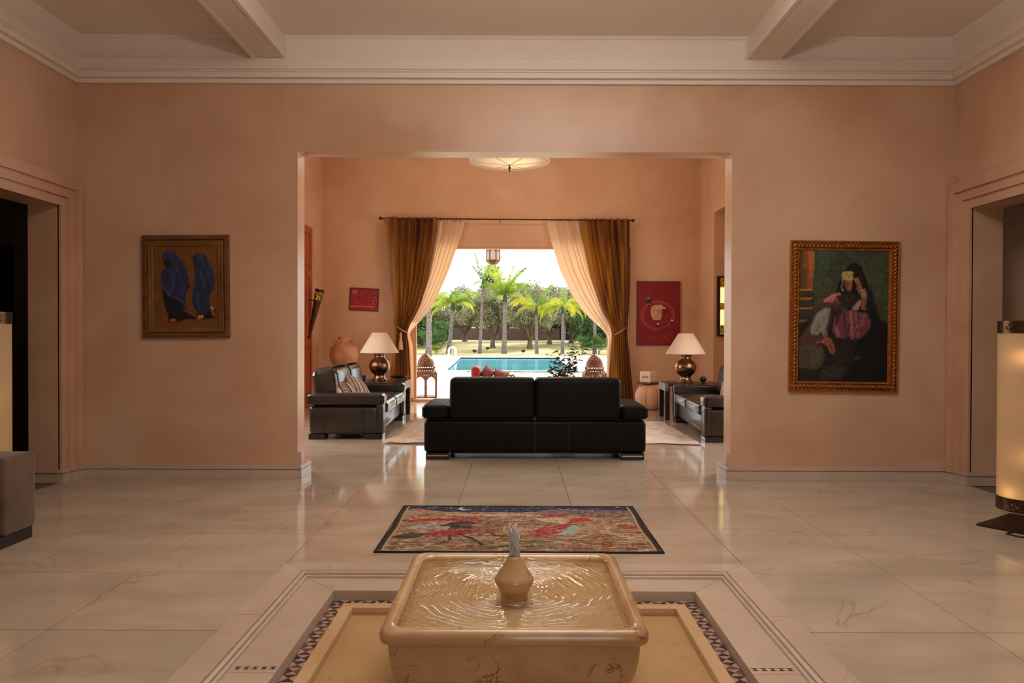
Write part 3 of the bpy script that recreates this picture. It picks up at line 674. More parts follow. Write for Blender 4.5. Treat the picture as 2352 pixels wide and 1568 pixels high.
strokes(260, 2, 98, 11, 59, [(92, 58, 36), (196, 160, 124), (150, 110, 76), (60, 42, 32), (176, 60, 50), (206, 180, 150), (120, 130, 112)], .55, 4, .35, .55, seed=21)
strokes(120, 4, 50, 18, 44, [(170, 44, 40), (60, 44, 36), (206, 176, 140), (150, 150, 140)], .5, 3.5, .8, .6, seed=22)
strokes(120, 50, 98, 18, 46, [(180, 60, 50), (200, 170, 136), (110, 74, 52), (160, 168, 156)], .5, 3.5, .8, .6, seed=23)
c.grain(.10, 200, 120); c.grain(.08, 110, 40)
for x0, x1 in ((0, 3.0), (97, 100)): c.put((c.X > x0) & (c.X < x1), (58, 40, 26))
for x in (2.5, 97.5): c.line([(x, 0), (x, 60)], .6, (176, 150, 112))
for x in (.3, 99.7): c.line([(x, 0), (x, 60)], .8, (26, 20, 18))
for y in (.2, 59.8): c.line([(0, y), (100, y)], 1.0, (34, 24, 20))
c.line([(0, 58.7), (100, 58.7)], .5, (170, 140, 100))
rg = thing('tapestry_rug', 'pictorial tapestry rug of galloping riders, on the marble behind the fountain', 'rug', (0, 0, 0))
c.mesh('woven_pile', lambda U, V: (-.835 + 1.725 * U + .012 * np.sin(9 * V) * (U - .5), 5.58 - 1.17 * V + .006 * np.sin(14 * U), .008 + .0025 * np.sin(U * 23) * np.cos(V * 9)), cloth_m, rg)
b = NB(); tube(b, [(-.838, 4.405, .006), (-.838, 5.585, .006), (.893, 5.585, .006), (.893, 4.405, .006)], .007, 6, closed=True); obj('binding', b, black_m, rg)
# ---------------------------------------------------------------- pictures
def frame_rings(name_list, w, h, rings, parent):
    """rings: (name, material, [(inset, depth)...]) - depth is how far the moulding stands off the wall (-y)"""
    for nm, m, pr in rings:
        b = NB(); R_ = []
        for o, d in pr:
            R_.append([b.verts.new(p) for p in ((-w / 2 + o, -d, -h / 2 + o), (w / 2 - o, -d, -h / 2 + o), (w / 2 - o, -d, h / 2 - o), (-w / 2 + o, -d, h / 2 - o))])
        for a, c_ in zip(R_, R_[1:]):
            for k in range(4):
                j = (k + 1) % 4; b.faces.new((a[k], a[j], c_[j], c_[k]))
        obj(nm, b, m, parent)
def xz(x0, x1, zt, zb, y): return lambda U, V: (x0 + (x1 - x0) * U, y + 0 * U, zt + (zb - zt) * V)
# two veiled walkers
pw, ph = .785, .925
t = thing('framed_painting', 'painting of two blue-veiled walkers on ochre, in a broad brown wooden frame', 'painting', (wx(427, 6.7), 6.718, wz(660, 6.7)))
t.rotation_euler = (0, R(-.6), 0)
frame_rings(None, pw, ph, [('frame', wood_f, [(0, 0), (0, .028), (.006, .034), (.036, .036), (.044, .024), (.046, .020)]),
    ('inner_frame', wood_f2, [(.046, .016), (.050, .028), (.056, .030), (.088, .024), (.092, .026), (.098, .020), (.100, .012)])], t)
c = Canvas(230, 290, (116, 70, 24), (298, 268, 1115, 1310)); c.grain(.018, 6, 8)
blues = [(44, 52, 84), (58, 66, 104), (34, 42, 66), (70, 74, 112), (28, 34, 50)]
Lp = [(400, 405), (425, 352), (495, 312), (550, 322), (600, 390), (690, 490), (722, 585), (745, 700), (768, 792), (735, 812), (705, 890), (690, 985), (712, 1050), (690, 1085), (640, 1115), (480, 1160), (440, 1060), (410, 900), (395, 740), (388, 655), (400, 585), (470, 540), (430, 500), (425, 440)]
c.poly([(478, 1160), (640, 1095), (720, 1130), (800, 1180), (820, 1215), (700, 1215), (590, 1250), (482, 1246)], (26, 16, 12))
c.poly([(405, 840), (500, 900), (620, 985), (695, 1045), (660, 1110), (560, 1150), (482, 1170), (445, 1060)], (26, 26, 32))
c.poly(Lp, (42, 50, 80)); c.poly([(405, 840), (470, 880), (560, 945), (640, 985), (700, 1060), (640, 1115), (485, 1165), (440, 1055)], (26, 26, 34))
for pts, w_, col in (([(540, 330), (560, 480), (640, 620), (740, 760)], 34, 2), ([(500, 330), (520, 470), (460, 600), (410, 720)], 26, 1), ([(570, 520), (640, 700), (690, 850)], 30, 1), ([(560, 650), (540, 780), (480, 900)], 34, 3),
    ([(430, 350), (500, 330), (540, 350)], 40, 3), ([(600, 620), (680, 680), (720, 790)], 22, 4), ([(410, 760), (500, 900), (640, 970), (700, 1060)], 22, 3), ([(470, 560), (440, 640), (400, 680)], 24, 4), ([(620, 430), (690, 560), (720, 700)], 26, 0), ([(570, 640), (640, 760), (690, 830)], 14, 4), ([(480, 620), (470, 760)], 30, 2)):
    c.line(pts, w_, blues[col], .7)
c.poly([(425, 470), (470, 445), (530, 455), (520, 520), (480, 555), (440, 530)], (20, 26, 30)); c.ell(540, 1226, 44, 20, (170, 84, 36)); c.ell(632, 1156, 10, 8, (60, 56, 58))
c.poly([(820, 1165), (860, 1120), (1010, 1110), (1040, 1180), (1080, 1200), (980, 1212), (880, 1220), (820, 1200)], (28, 12, 8))
c.poly([(775, 435), (830, 370), (890, 355), (950, 385), (1010, 490), (1055, 600), (1078, 720), (1062, 830), (1005, 890), (1000, 1000), (1018, 1090), (990, 1130), (930, 1168), (840, 1130), (778, 1000), (790, 860), (805, 780), (820, 650), (815, 540), (830, 490), (790, 462)], (36, 46, 72))
for pts, w_, col in (([(880, 370), (870, 460), (820, 600), (810, 780)], 24, 1), ([(930, 390), (990, 520), (1010, 700)], 30, 0), ([(1000, 480), (1060, 640), (1060, 800)], 18, 3), ([(890, 560), (920, 700), (950, 820)], 10, 3), ([(820, 560), (860, 700), (870, 820)], 18, 2),
    ([(860, 860), (850, 980), (880, 1090)], 26, 1), ([(940, 850), (940, 920), (990, 960)], 16, 1), ([(990, 700), (1000, 860)], 40, 4), ([(800, 900), (790, 980), (830, 1080)], 20, 4), ([(810, 835), (960, 838)], 9, 4), ([(900, 380), (905, 470), (940, 560)], 16, 3), ([(940, 880), (900, 1040)], 18, 4)):
    c.line(pts, w_, blues[col], .7)
c.poly([(806, 478), (838, 470), (842, 520), (815, 530)], (14, 16, 18)); c.poly([(840, 1168), (915, 1160), (925, 1205), (850, 1212)], (196, 120, 70)); c.line([(862, 1172), (915, 1172)], 16, (196, 200, 190))
c.line([(1012, 1062), (1050, 1110), (1040, 1160)], 24, (180, 90, 50)); c.line([(1020, 1062), (1048, 1080)], 14, (200, 200, 196)); c.ell(1068, 1110, 18, 26, (34, 40, 50)); c.ell(540, 1226, 44, 18, (186, 84, 36))
c.dabs(700, 26, 11, .30, .45, 4, 1.45); c.blur(1)
for q, w_, col in (([(500, 322), (540, 400), (560, 520), (650, 640), (745, 750)], 7, (92, 98, 134)), ([(430, 360), (470, 330), (520, 325)], 8, (84, 90, 128)), ([(410, 770), (500, 905), (620, 970), (700, 1040)], 9, (92, 88, 130)), ([(590, 420), (680, 540), (715, 660)], 6, (26, 30, 44)), ([(500, 600), (470, 720), (430, 800)], 8, (24, 30, 40)), ([(905, 375), (915, 470), (960, 570), (990, 700)], 7, (92, 104, 132)), ([(860, 560), (905, 690), (950, 825)], 6, (98, 106, 136)), ([(850, 880), (850, 980), (885, 1080)], 8, (80, 88, 116)), ([(930, 860), (940, 960), (960, 1040)], 6, (24, 30, 44)), ([(810, 836), (880, 828), (985, 836)], 6, (20, 26, 38)), ([(1040, 620), (1062, 740), (1040, 840)], 8, (70, 60, 110))): c.line(q, w_, col, .6)
c.blur(1); c.grain(.02, 60, 80); c.grain(.02, 24, 30)
c.mesh('canvas', xz(-pw / 2 + .099, pw / 2 - .099, ph / 2 - .099, -ph / 2 + .099, -.014), paint_m, t)
# seated woman
pw, ph = .985, 1.362
t = thing('framed_painting', 'tall painting of a seated woman with silver headdress, in a carved gilt rope frame', 'painting', (wx(1938, 6.7), 6.718, wz(724, 6.7)))
t.rotation_euler = (0, R(.55), 0)
frame_rings(None, pw, ph, [('frame', gilt, [(0, 0), (0, .030), (.008, .036), (.016, .030), (.022, .030), (.062, .030), (.066, .022), (.084, .020), (.092, .012)])], t)
b = NB()
def rope_side(ax, sgn, ln, inset, pitch, r, d, slant):
    nn = int(ln / pitch)
    for i in range(nn):
        tt = -ln / 2 + (i + .5) * ln / nn; dd = slant * pitch * .9
        if ax == 0: p = [(tt - dd, -d, sgn * (ph / 2 - inset) - r * 1.5 * sgn), (tt, -d - r * .7, sgn * (ph / 2 - inset)), (tt + dd, -d, sgn * (ph / 2 - inset) + r * 1.5 * sgn)]
        else: p = [(sgn * (pw / 2 - inset) - r * 1.5, -d, tt - dd), (sgn * (pw / 2 - inset), -d - r * .7, tt), (sgn * (pw / 2 - inset) + r * 1.5, -d, tt + dd)]
        tube(b, p, [r * .5, r * .8, r * .5], 6)
for ax, ln in ((0, pw - .05), (1, ph - .05)):
    for sg in (-1, 1):
        rope_side(ax, sg, ln, .041, .034, .0115, .030, 1)
obj('rope_carving', b, gilt, t, smooth=True)['kind'] = 'stuff'
b = NB()
for ax, ln in ((0, pw - .14), (1, ph - .14)):
    for sg in (-1, 1): rope_side(ax, sg, ln, .075, .016, .006, .020, 1)
for ax, ln in ((0, pw - .02), (1, ph - .02)):
    for sg in (-1, 1): rope_side(ax, sg, ln, .010, .018, .004, .032, 0)
obj('bead_carving', b, gilt, t, smooth=True)['kind'] = 'stuff'
c = Canvas(300, 440, (38, 40, 26), (230, 180, 1040, 1388)); c.grain(.05, 7, 9)
c.poly([(360, 180), (1040, 180), (1040, 900), (360, 900)], (58, 64, 44)); c.grain(.05, 9, 12)
rs = random.Random(5)
for iy in range(11):
    for ix in range(9):
        x = 365 + ix * 78 + (iy % 2) * 38; y = 195 + iy * 60
        if rs.random() < .8: c.poly([(x, y), (x + 70, y + rs.uniform(-4, 4)), (x + 68, y + 50), (x + 3, y + 50)], rs.choice([(72, 84, 62), (64, 70, 46), (84, 90, 62), (56, 66, 52), (74, 70, 40)]), .55, 6)
c.poly([(360, 180), (520, 180), (500, 330), (380, 560), (360, 640)], (74, 108, 86), .35)
c.poly([(230, 180), (362, 180), (352, 560), (230, 560)], (140, 84, 30)); c.poly([(300, 180), (362, 180), (352, 420), (320, 440)], (196, 112, 38), .8); c.poly([(230, 180), (262, 180), (250, 560), (230, 560)], (70, 60, 30), .7)
c.poly([(230, 390), (290, 330), (300, 560), (230, 560)], (66, 52, 28), .5)
for y in (537, 618, 708): c.poly([(230, y), (350, y - 4), (348, y + 10), (230, y + 14)], (200, 130, 60)); c.poly([(230, y + 14), (348, y + 10), (346, y + 80), (230, y + 84)], (66, 52, 30), .9)
c.poly([(230, 820), (320, 815), (300, 835), (230, 845)], (120, 110, 30))
c.poly([(500, 700), (1040, 860), (1040, 1388), (230, 1388), (230, 860), (330, 830)], (30, 24, 20))
c.poly([(740, 900), (960, 800), (1040, 850), (1040, 1388), (600, 1388), (700, 1150)], (14, 12, 11))
c.poly([(655, 340), (690, 292), (740, 288), (790, 320), (820, 400), (860, 520), (900, 700), (960, 850), (1000, 1000), (860, 1010), (700, 760), (560, 560), (580, 480), (610, 430)], (16, 14, 13))
c.poly([(230, 1060), (340, 1035), (440, 1060), (475, 1150), (440, 1240), (380, 1290), (300, 1270), (230, 1260)], (78, 66, 50), .95, 6); c.poly([(320, 1080), (400, 1085), (440, 1140), (420, 1230), (340, 1240)], (96, 82, 62), .6, 6)
c.poly([(440, 1290), (560, 1220), (700, 1250), (620, 1360), (440, 1388)], (50, 52, 42), .7, 8); c.poly([(720, 1170), (760, 1140), (800, 1165), (750, 1190)], (70, 68, 56), .7, 3)
c.poly([(230, 1000), (350, 820), (440, 640), (500, 600), (560, 640), (520, 840), (470, 1010), (400, 1040), (230, 1050)], (82, 54, 46), 1, 5)
c.poly([(440, 640), (520, 585), (590, 560), (620, 600), (560, 720), (520, 660), (450, 660)], (190, 98, 96), 1, 3); c.poly([(440, 640), (520, 585), (560, 570), (540, 610), (470, 650)], (214, 124, 110), .8)
c.poly([(700, 690), (770, 610), (800, 640), (770, 720), (720, 730)], (196, 110, 106), 1, 3); c.poly([(745, 650), (785, 640), (770, 720), (735, 725)], (150, 160, 150), .8)
c.poly([(330, 900), (360, 800), (410, 740), (470, 700), (520, 700), (500, 800), (480, 880), (400, 960), (340, 950)], (142, 136, 118), 1, 5)
for i in range(14): c.line([(rs.uniform(345, 480), rs.uniform(730, 930)), (rs.uniform(345, 490), rs.uniform(730, 930))], 6, rs.choice([(176, 172, 150), (104, 100, 90)]), .5)
c.poly([(530, 900), (560, 780), (640, 735), (740, 730), (850, 750), (890, 810), (870, 900), (800, 980), (760, 1000), (720, 960), (650, 1000), (560, 980)], (112, 60, 66), 1, 6)
for pts, w_, col in (([(600, 760), (560, 850), (590, 960)], 26, (168, 92, 108)), ([(700, 740), (700, 850), (720, 980)], 34, (160, 96, 96)), ([(640, 760), (650, 900)], 18, (76, 34, 40)), ([(740, 760), (760, 860), (700, 980)], 14, (190, 110, 120)), ([(830, 760), (800, 860)], 30, (150, 80, 96)), ([(690, 860), (660, 990)], 20, (70, 30, 36)), ([(770, 930), (760, 965)], 10, (200, 150, 70))): c.line(pts, w_, col, .75)
c.poly([(560, 980), (760, 1000), (720, 1200), (600, 1260), (540, 1100)], (42, 26, 24), .9, 8)
c.poly([(560, 600), (700, 560), (780, 620), (700, 700), (600, 690)], (40, 34, 30), 1, 4)
for i in range(24): c.ell(rs.uniform(590, 730), rs.uniform(590, 680), 5, 3, (110, 96, 76), .7)
c.poly([(640, 455), (712, 450), (706, 520), (690, 555), (655, 545), (640, 510)], (130, 78, 48)); c.poly([(665, 470), (712, 460), (700, 530), (680, 548)], (168, 104, 66), .7); c.line([(676, 493), (696, 490)], 4, (40, 24, 20)); c.line([(672, 525), (688, 523)], 3, (120, 50, 40)); c.line([(652, 482), (680, 478)], 6, (50, 30, 24))
c.poly([(608, 400), (625, 370), (700, 362), (716, 372), (714, 440), (640, 452), (612, 440)], (172, 156, 84))
for i in range(46): c.ell(rs.uniform(612, 712), rs.uniform(372, 440), 4, 5, rs.choice([(220, 206, 130), (90, 80, 40), (198, 184, 110)]))
for x in range(640, 712, 9): c.line([(x, 430), (x + 2, 458)], 4, (196, 178, 90))
for i in range(9): c.ell(616 + 6 * math.sin(i), 450 + i * 12, 7, 5, (206, 196, 130))
c.poly([(740, 520), (780, 500), (830, 560), (860, 680), (840, 730), (790, 720), (790, 600)], (136, 88, 58), 1, 3)
c.poly([(712, 430), (740, 425), (765, 425), (790, 480), (800, 520), (760, 525), (740, 480)], (156, 94, 60)); c.line([(760, 440), (758, 418)], 8, (170, 100, 66)); c.line([(730, 450), (716, 424)], 8, (150, 86, 56))
for i in range(7): c.line([(785 + i * 3, 535 + i * 12), (830 + i * 3, 528 + i * 12)], 5, (196, 192, 184)); 
for i in range(7): c.line([(434 + i * 3, 910 + i * 11), (474 + i * 3, 902 + i * 11)], 5, (186, 186, 182))
c.poly([(440, 1000), (480, 975), (520, 985), (550, 1040), (565, 1110), (545, 1140), (520, 1130), (480, 1060), (440, 1030)], (150, 82, 56), 1, 3); c.line([(400, 1030), (450, 1020)], 12, (206, 100, 96))
for q in ([(470, 1020), (510, 1120)], [(500, 1010), (545, 1120)]): c.line(q, 5, (96, 46, 34))
c.poly([(560, 620), (620, 740), (560, 900), (510, 760), (530, 660)], (46, 26, 26), .7, 5); c.poly([(880, 500), (930, 700), (1000, 900), (900, 900), (830, 700)], (20, 17, 15), .8, 8)
c.line([(395, 740), (360, 830), (320, 900)], 8, (110, 50, 56), .8)
c.dabs(1500, 16, 9, .32, .5, 1); c.dabs(900, 8, 5, .4, .5, 2); c.blur(1)
for q, w_, col in (([(560, 780), (548, 860), (575, 950)], 7, (196, 124, 132)), ([(640, 745), (628, 840), (640, 930)], 6, (64, 28, 34)), ([(700, 750), (716, 850), (708, 960)], 8, (196, 128, 128)), ([(770, 770), (742, 880), (700, 985)], 6, (58, 26, 30)), ([(460, 650), (500, 612), (560, 585)], 8, (226, 142, 130)), ([(360, 880), (400, 790), (470, 730)], 6, (186, 182, 162)), ([(380, 930), (430, 840), (500, 760)], 5, (96, 92, 82)), ([(650, 470), (704, 462)], 5, (186, 120, 76)), ([(688, 492), (694, 520)], 4, (190, 124, 84)), ([(655, 545), (690, 552)], 4, (80, 44, 30)), ([(720, 310), (780, 380), (830, 520)], 6, (40, 36, 32)), ([(320, 1078), (390, 1068), (446, 1110)], 7, (120, 106, 84)), ([(450, 1285), (500, 1330), (570, 1340)], 6, (96, 100, 90))): c.line(q, w_, col, .7)
c.blur(1); c.a *= .95; c.grain(.025, 90, 130); c.grain(.02, 30, 40)
c.mesh('canvas', xz(-pw / 2 + .09, pw / 2 - .09, ph / 2 - .09, -ph / 2 + .09, -.013), paint_m, t)
# small red poster
GW = GY - .003
t = thing('framed_poster', 'small red poster of dancing figures with lines of white print, hung a little crooked', 'poster', (wx(836.5, GY), GW, wz(689, GY)))
pw, ph = .565, .445; t.rotation_euler = (0, R(2.6), 0)
frame_rings(None, pw, ph, [('frame', black_m, [(0, 0), (0, .02), (.014, .02), (.014, .008)])], t)
c = Canvas(170, 135, (160, 10, 22), (250, 385, 1400, 1340)); rs = random.Random(11); c.grain(.03, 5, 4)
c.ell(415, 540, 110, 105, (200, 104, 100), .9); c.ell(415, 540, 92, 88, (176, 60, 60), .6)
for fx, hy in ((430, 625), (625, 620), (805, 615), (990, 650), (1165, 650)):
    c.ell(fx, hy, 20, 24, (20, 20, 14)); c.poly([(fx - 26, hy + 60), (fx + 26, hy + 60), (fx + 30, hy + 240), (fx - 30, hy + 240)], rs.choice([(24, 40, 18), (120, 30, 20), (60, 30, 20)]), .9, 8)
    for i in range(16):
        x = fx + rs.uniform(-95, 95); y = hy + rs.uniform(-90, 420); c.line([(x, y), (x + rs.uniform(-34, 34), y + rs.uniform(-40, 40))], 12, rs.choice([(224, 120, 108), (196, 170, 130), (210, 70, 66), (130, 110, 70)]), .75)
for i in range(10):
    x = rs.uniform(1180, 1320); y = rs.uniform(540, 1110); c.line([(x, y), (x + 40, y + rs.uniform(-30, 30))], 20, (232, 130, 124), .85)
for x in (500, 640, 840, 1040): c.line([(x, 1060), (x + 36, 1068)], 20, (226, 120, 112), .8)
x = 290
while x < 1270:
    l = rs.choice([16, 26, 34]); c.line([(x, 1166), (x + l, 1168 )], 30, (238, 196, 176), rs.uniform(.6, .95)); x += l + rs.choice([8, 12, 22])
x = 290
while x < 1230:
    l = rs.choice([22, 34]); c.line([(x, 1246), (x + l, 1248)], 20, (214, 110, 104), rs.uniform(.5, .9)); x += l + rs.choice([20, 40])
c.mesh('print', xz(-pw / 2 + .013, pw / 2 - .013, ph / 2 - .013, -ph / 2 + .013, -.009), paint_m, t)
# large red canvas
t = thing('red_painting', 'large red canvas with pale ring and lettering TV, on the wall behind the right lamp', 'painting', (wx(1511.5, GY), GW, wz(718.5, GY)))
pw, ph = .845, 1.25
b = NB(); box(b, -pw / 2, pw / 2, -.03, 0, -ph / 2, ph / 2); obj('stretcher_frame', b, black_m, t)
c = Canvas(190, 280, (132, 2, 10), (110, 140, 1035, 1500)); c.grain(.02, 4, 6)
for r, col, a_, rg_ in ((375, (196, 108, 96), .85, .07), (345, (120, 6, 10), .9, .04), (330, (186, 84, 76), .6, .07), (375, (170, 40, 36), .5, .18)):
    c.ell(556, 868, r, r * .84, col, a_, rg_)
c.poly([(560, 1185), (940, 1000), (980, 1200), (700, 1300)], (130, 2, 10), .9, 20)
c.poly([(415, 700), (480, 650), (640, 640), (730, 700), (735, 728), (650, 735), (640, 900), (610, 965), (470, 960), (430, 900), (410, 830)], (214, 158, 122), 1, 6)
c.line([(450, 590), (560, 575), (660, 610)], 30, (170, 40, 20), .8)
c.line([(462, 758), (640, 742), (915, 722)], 8, (60, 24, 16)); c.line([(550, 750), (556, 915)], 9, (90, 50, 30)); c.line([(578, 750), (604, 836), (634, 752)], 9, (80, 40, 26)); c.line([(480, 890), (550, 912), (630, 888)], 8, (110, 60, 40))
for q in ([(355, 640), (345, 800), (330, 850)], [(350, 850), (350, 950)], [(700, 740), (705, 900)], [(690, 900), (685, 1040)], [(395, 1020), (400, 1380)], [(760, 1100), (765, 1300)], [(700, 1050), (695, 1250)], [(720, 780), (730, 850)]): c.line(q, 12, (70, 16, 12), .7)
c.poly([(325, 500), (385, 500), (380, 550), (440, 530), (400, 580), (420, 620), (360, 600), (310, 610), (320, 570), (270, 530), (325, 545)], (54, 20, 16)); c.ell(348, 492, 24, 10, (240, 190, 170)); c.ell(355, 655, 18, 16, (20, 10, 8)); c.ell(687, 668, 20, 18, (24, 12, 8)); c.ell(350, 905, 24, 30, (110, 70, 20), .8)
for x, y in ((560, 1044), (862, 970)): c.ell(x, y + 40, 36, 56, (80, 12, 10), .8); c.ell(x, y, 28, 18, (240, 200, 180))
rs = random.Random(4)
for i in range(16): x = rs.choice([rs.uniform(290, 470), rs.uniform(640, 840)]); y = rs.uniform(1290, 1410); c.line([(x, y), (x + 60, y + rs.uniform(-10, 10))], 10, (186, 70, 66), .6)
for i in range(5): c.line([(530 + i * 14, 515 - i * 3), (600 + i * 8, 512)], 5, (190, 80, 70), .6)
c.line([(740, 490), (800, 488), (860, 530)], 6, (150, 40, 40)); c.line([(310, 580), (240, 700)], 5, (60, 20, 16)); c.line([(430, 590), (470, 660)], 5, (60, 20, 16))
c.mesh('canvas', xz(-pw / 2 + .008, pw / 2 - .008, ph / 2 - .008, -ph / 2 + .008, -.0315), paint_m, t)
# dark framed picture in the left side room
t = thing('framed_picture', 'black framed picture in the dark side room, above the left floor lamp', 'picture', (-5.48, 7.397, 1.55))
frame_rings(None, .94, 1.24, [('frame', black_m, [(0, 0), (0, .035), (.06, .04), (.075, .02), (.12, .02)])], t)
b = NB(); box(b, -.36, .36, -.018, -.01, -.51, .51); obj('glazing', b, glass_dark, t)
b = NB(); box(b, -.36, .36, -.026, -.018, -.14, -.12); box(b, .24, .26, -.026, -.018, -.51, .51); obj('bar', b, black_m, t)

# ---------------------------------------------------------------- leather sofas
def make_sofa(m, label, loc, rz, rb=.042, pf=.006, lean=0):
    """local x = width, y = 0 (back) .. .95 (front)"""
    t = thing('leather_sofa', label, 'sofa', loc, rz, 'black leather sofas round the cream rug')
    D = .95
    obj('body', rbox(-1.165, 1.165, .03, D - .06, .068, .415, .045, 4), m, t, auto=50)
    for s in (-1, 1):
        a0, a1 = sorted((s * .895, s * 1.185))
        obj('arm', rbox(a0, a1, .0, D, .425, .565, .05, 5, puff=.008), m, t, auto=50)
        a0, a1 = sorted((s * .93, s * 1.17)); obj('arm_front', rbox(a0, a1, D - .10, D - .005, .075, .45, .035, 4), m, t, auto=50)
        a0, a1 = sorted((s * .0015, s * .893))
        obj('seat_cushion', rbox(a0, a1, .22, D + .01, .30, .445, .05, 4, puff=.022), m, t, auto=60)
        bc = obj('back_cushion', rbox(a0, a1, -.17, .17, -.205, .222 + lean * .015, rb, 6, puff=pf), m, t, auto=60)
        bc.location = (0, .17, .630); bc.rotation_euler = (R(8) * lean, 0, 0)
        for y in (.02, .74):
            a0, a1 = sorted((s * .90, s * 1.14))
            lg = obj('leg', box(NB(), a0, a1, y, y + .19, .0, .068), blackwood, t)
            obj('chrome_strip', box(NB(), a0 + .012, a1 - .012, y - .003, y + .193, .036, .048), chrome, lg)
        a0, a1 = sorted((s * .925, s * .91)); 
    obj('gap_block_board', box(NB(), -.88, .88, .30, .62, .022, .07), blackwood, t)  # board added under the seat to block the bright gap and keep it dark
    b = NB(); box(b, -1.10, 1.10, .022, .034, .418, .424); box(b, -.005, .005, .024, .032, .09, .41)
    for x in (-.9, .9, -.35, .35): box(b, x - .002, x + .002, .0275, .032, .08, .40)
    for sx in (-1.1675, 1.1655):
        for y in (.20, .70): box(b, sx, sx + .002, y, y + .004, .08, .40)
    obj('seam', b, black_m, t)
    return t
make_sofa(leather, 'black leather sofa seen from behind, in the middle of the wide opening', ((-.965 + 1.39) / 2, 7.70, 0), 0)
make_sofa(leather_b, 'black leather sofa in profile at left, beside the terracotta jar', (-2.61, 9.13 + 1.18, 0), R(-90 + 1.6), .10, .022, 1)
make_sofa(leather_b, 'black leather sofa at right, half hidden by the edge of the opening', (3.30, 8.93 + 1.18, 0), R(90 - 2.4), .10, .022, 1)

# beige sofa in the hall
t = thing('velvet_sofa', 'taupe velvet sofa end with block arm, at the left edge of the hall', 'sofa', (-3.07, 4.75, 0))
obj('arm', rbox(-.86, 0, -.31, 0, .075, .55, .03, 4, puff=.006), taupe, t, auto=50)
obj('arm', rbox(-.86, 0, -2.35, -2.04, .075, .55, .03, 4, puff=.006), taupe, t, auto=50)
obj('backrest', rbox(-.86, -.60, -2.04, -.31, .075, .74, .04, 4), taupe, t, auto=50)
obj('seat_base', rbox(-.60, -.035, -2.04, -.31, .075, .255, .03, 3), taupe, t, auto=50)
for y0, y1 in ((-1.17, -.318), (-2.03, -1.18)): obj('seat_cushion', rbox(-.60, .005, y0, y1, .262, .40, .045, 4, puff=.015), taupe, t, auto=50)
b = NB(); box(b, -.84, -.02, -2.33, -.02, 0, .075); obj('plinth', b, blackwood, t)

# ---------------------------------------------------------------- rug
c = Canvas(190, 150, (212, 196, 180), (0, 0, 100, 80)); c.grain(.05, 30, 24); c.grain(.05, 80, 60)
rs = random.Random(9)
for i in range(7):
    x, y = rs.uniform(0, 30), rs.uniform(5, 75); pts = [(x, y)]
    for k_ in range(9): x += rs.uniform(5, 12); y += rs.choice([-1, 1]) * rs.uniform(1, 7); pts.append((x, y))
    c.line(pts, .8, (112, 92, 80), .7)
for i in range(9): x = 8 + i * 10; c.line([(x, 10 + 8 * (i % 2)), (x + 9, 60 - 8 * (i % 2))], .6, (124, 104, 90), .6)
c.put(c.Y > 78.6, (168, 118, 76), .8)
t = thing('shaggy_rug', 'cream woollen rug with faint dark lines, lying between the leather sofas', 'rug', (0, 0, 0))
c.mesh('woven_pile', lambda U, V: (-1.36 + 3.58 * U + .0 * V, 11.15 - 2.35 * V + .02 * np.sin(U * 17), .014 + .006 * np.sin(U * 31 + V * 9) * np.sin(V * 23)), cloth_m, t)
b = NB(); box(b, -1.355, 2.215, 8.83, 11.12, .001, .010); obj('backing', b, fringe_m, t)
for x0, sx in ((-1.36, -1),):
    b = NB(); rs = random.Random(2)
    for i in range(170):
        y = 8.82 + 2.32 * i / 169; l = rs.uniform(.14, .24); dy = rs.uniform(-.06, .06)
        tube(b, [(x0 + .02, y, .016), (x0 + sx * l * .5, y + dy * .4, .022 + rs.uniform(0, .012)), (x0 + sx * l, y + dy, .006)], [.010, .009, .006], 4)
    o = obj('fringe', b, fringe_m, t); o['kind'] = 'stuff'

# ---------------------------------------------------------------- side tables and table lamps
def side_table(label, loc, rz, w=.86, d=.62, hgt=.57):
    t = thing('side_table', label, 'table', loc, rz, 'black side tables behind the sofas')
    obj('table_top', rbox(-w / 2, w / 2, -d / 2, d / 2, hgt - .045, hgt, .004, 1), blackwood, t)
    for s in (-1, 1):
        for r_ in (-1, 1):
            a0, a1 = sorted((s * w / 2, s * (w / 2 - .07))); c0, c1 = sorted((r_ * d / 2, r_ * (d / 2 - .07)))
            obj('leg', box(NB(), a0, a1, c0, c1, 0, hgt - .045), blackwood, t)
        a0, a1 = sorted((s * (w / 2 + .002), s * (w / 2 - .05))); obj('side_rail', box(NB(), a0, a1, -d / 2 - .001, d / 2 + .001, hgt - .12, hgt - .003), ash, t)
    return t
LT = (-2.15, 11.88, 0); RT = (2.755, 11.68, 0)
side_table('black side table with open square frame, under the left brass lamp', LT, 0)
side_table('black side table with open square frame, under the right brass lamp', RT, R(-2))
def table_lamp(label, loc):
    t = thing('table_lamp', label, 'lamp', loc, 0, 'brass jar table lamps with cream shades')
    p = [(0, 0), (.115, 0), (.120, .012), (.112, .022), (.098, .03), (.088, .05), (.080, .075), (.082, .095), (.10, .115), (.135, .145), (.158, .185), (.168, .225), (.164, .265), (.146, .305), (.118, .335), (.094, .355), (.084, .375), (.082, .40), (.088, .415), (.092, .425), (.082, .43), (.03, .432), (0, .433)]
    obj('lamp_base', lathe(p, 40), brass, t, smooth=True)
    obj('stem', lathe([(.010, .43), (.010, .50), (.022, .505), (.022, .55), (0, .552)], 12), brass, t)
    obj('lamp_shade', lathe([(.309, .445), (.311, .445), (.311, .450), (.116, .768), (.114, .768), (.112, .765), (.306, .450)], 48), shade_m, t, smooth=True)
    return t
table_lamp('brass jar lamp with cream cone shade, on the left side table', (-2.17, 11.85, .5705))
table_lamp('brass jar lamp with cream cone shade, in front of the red canvas', (2.69, 11.66, .5705))
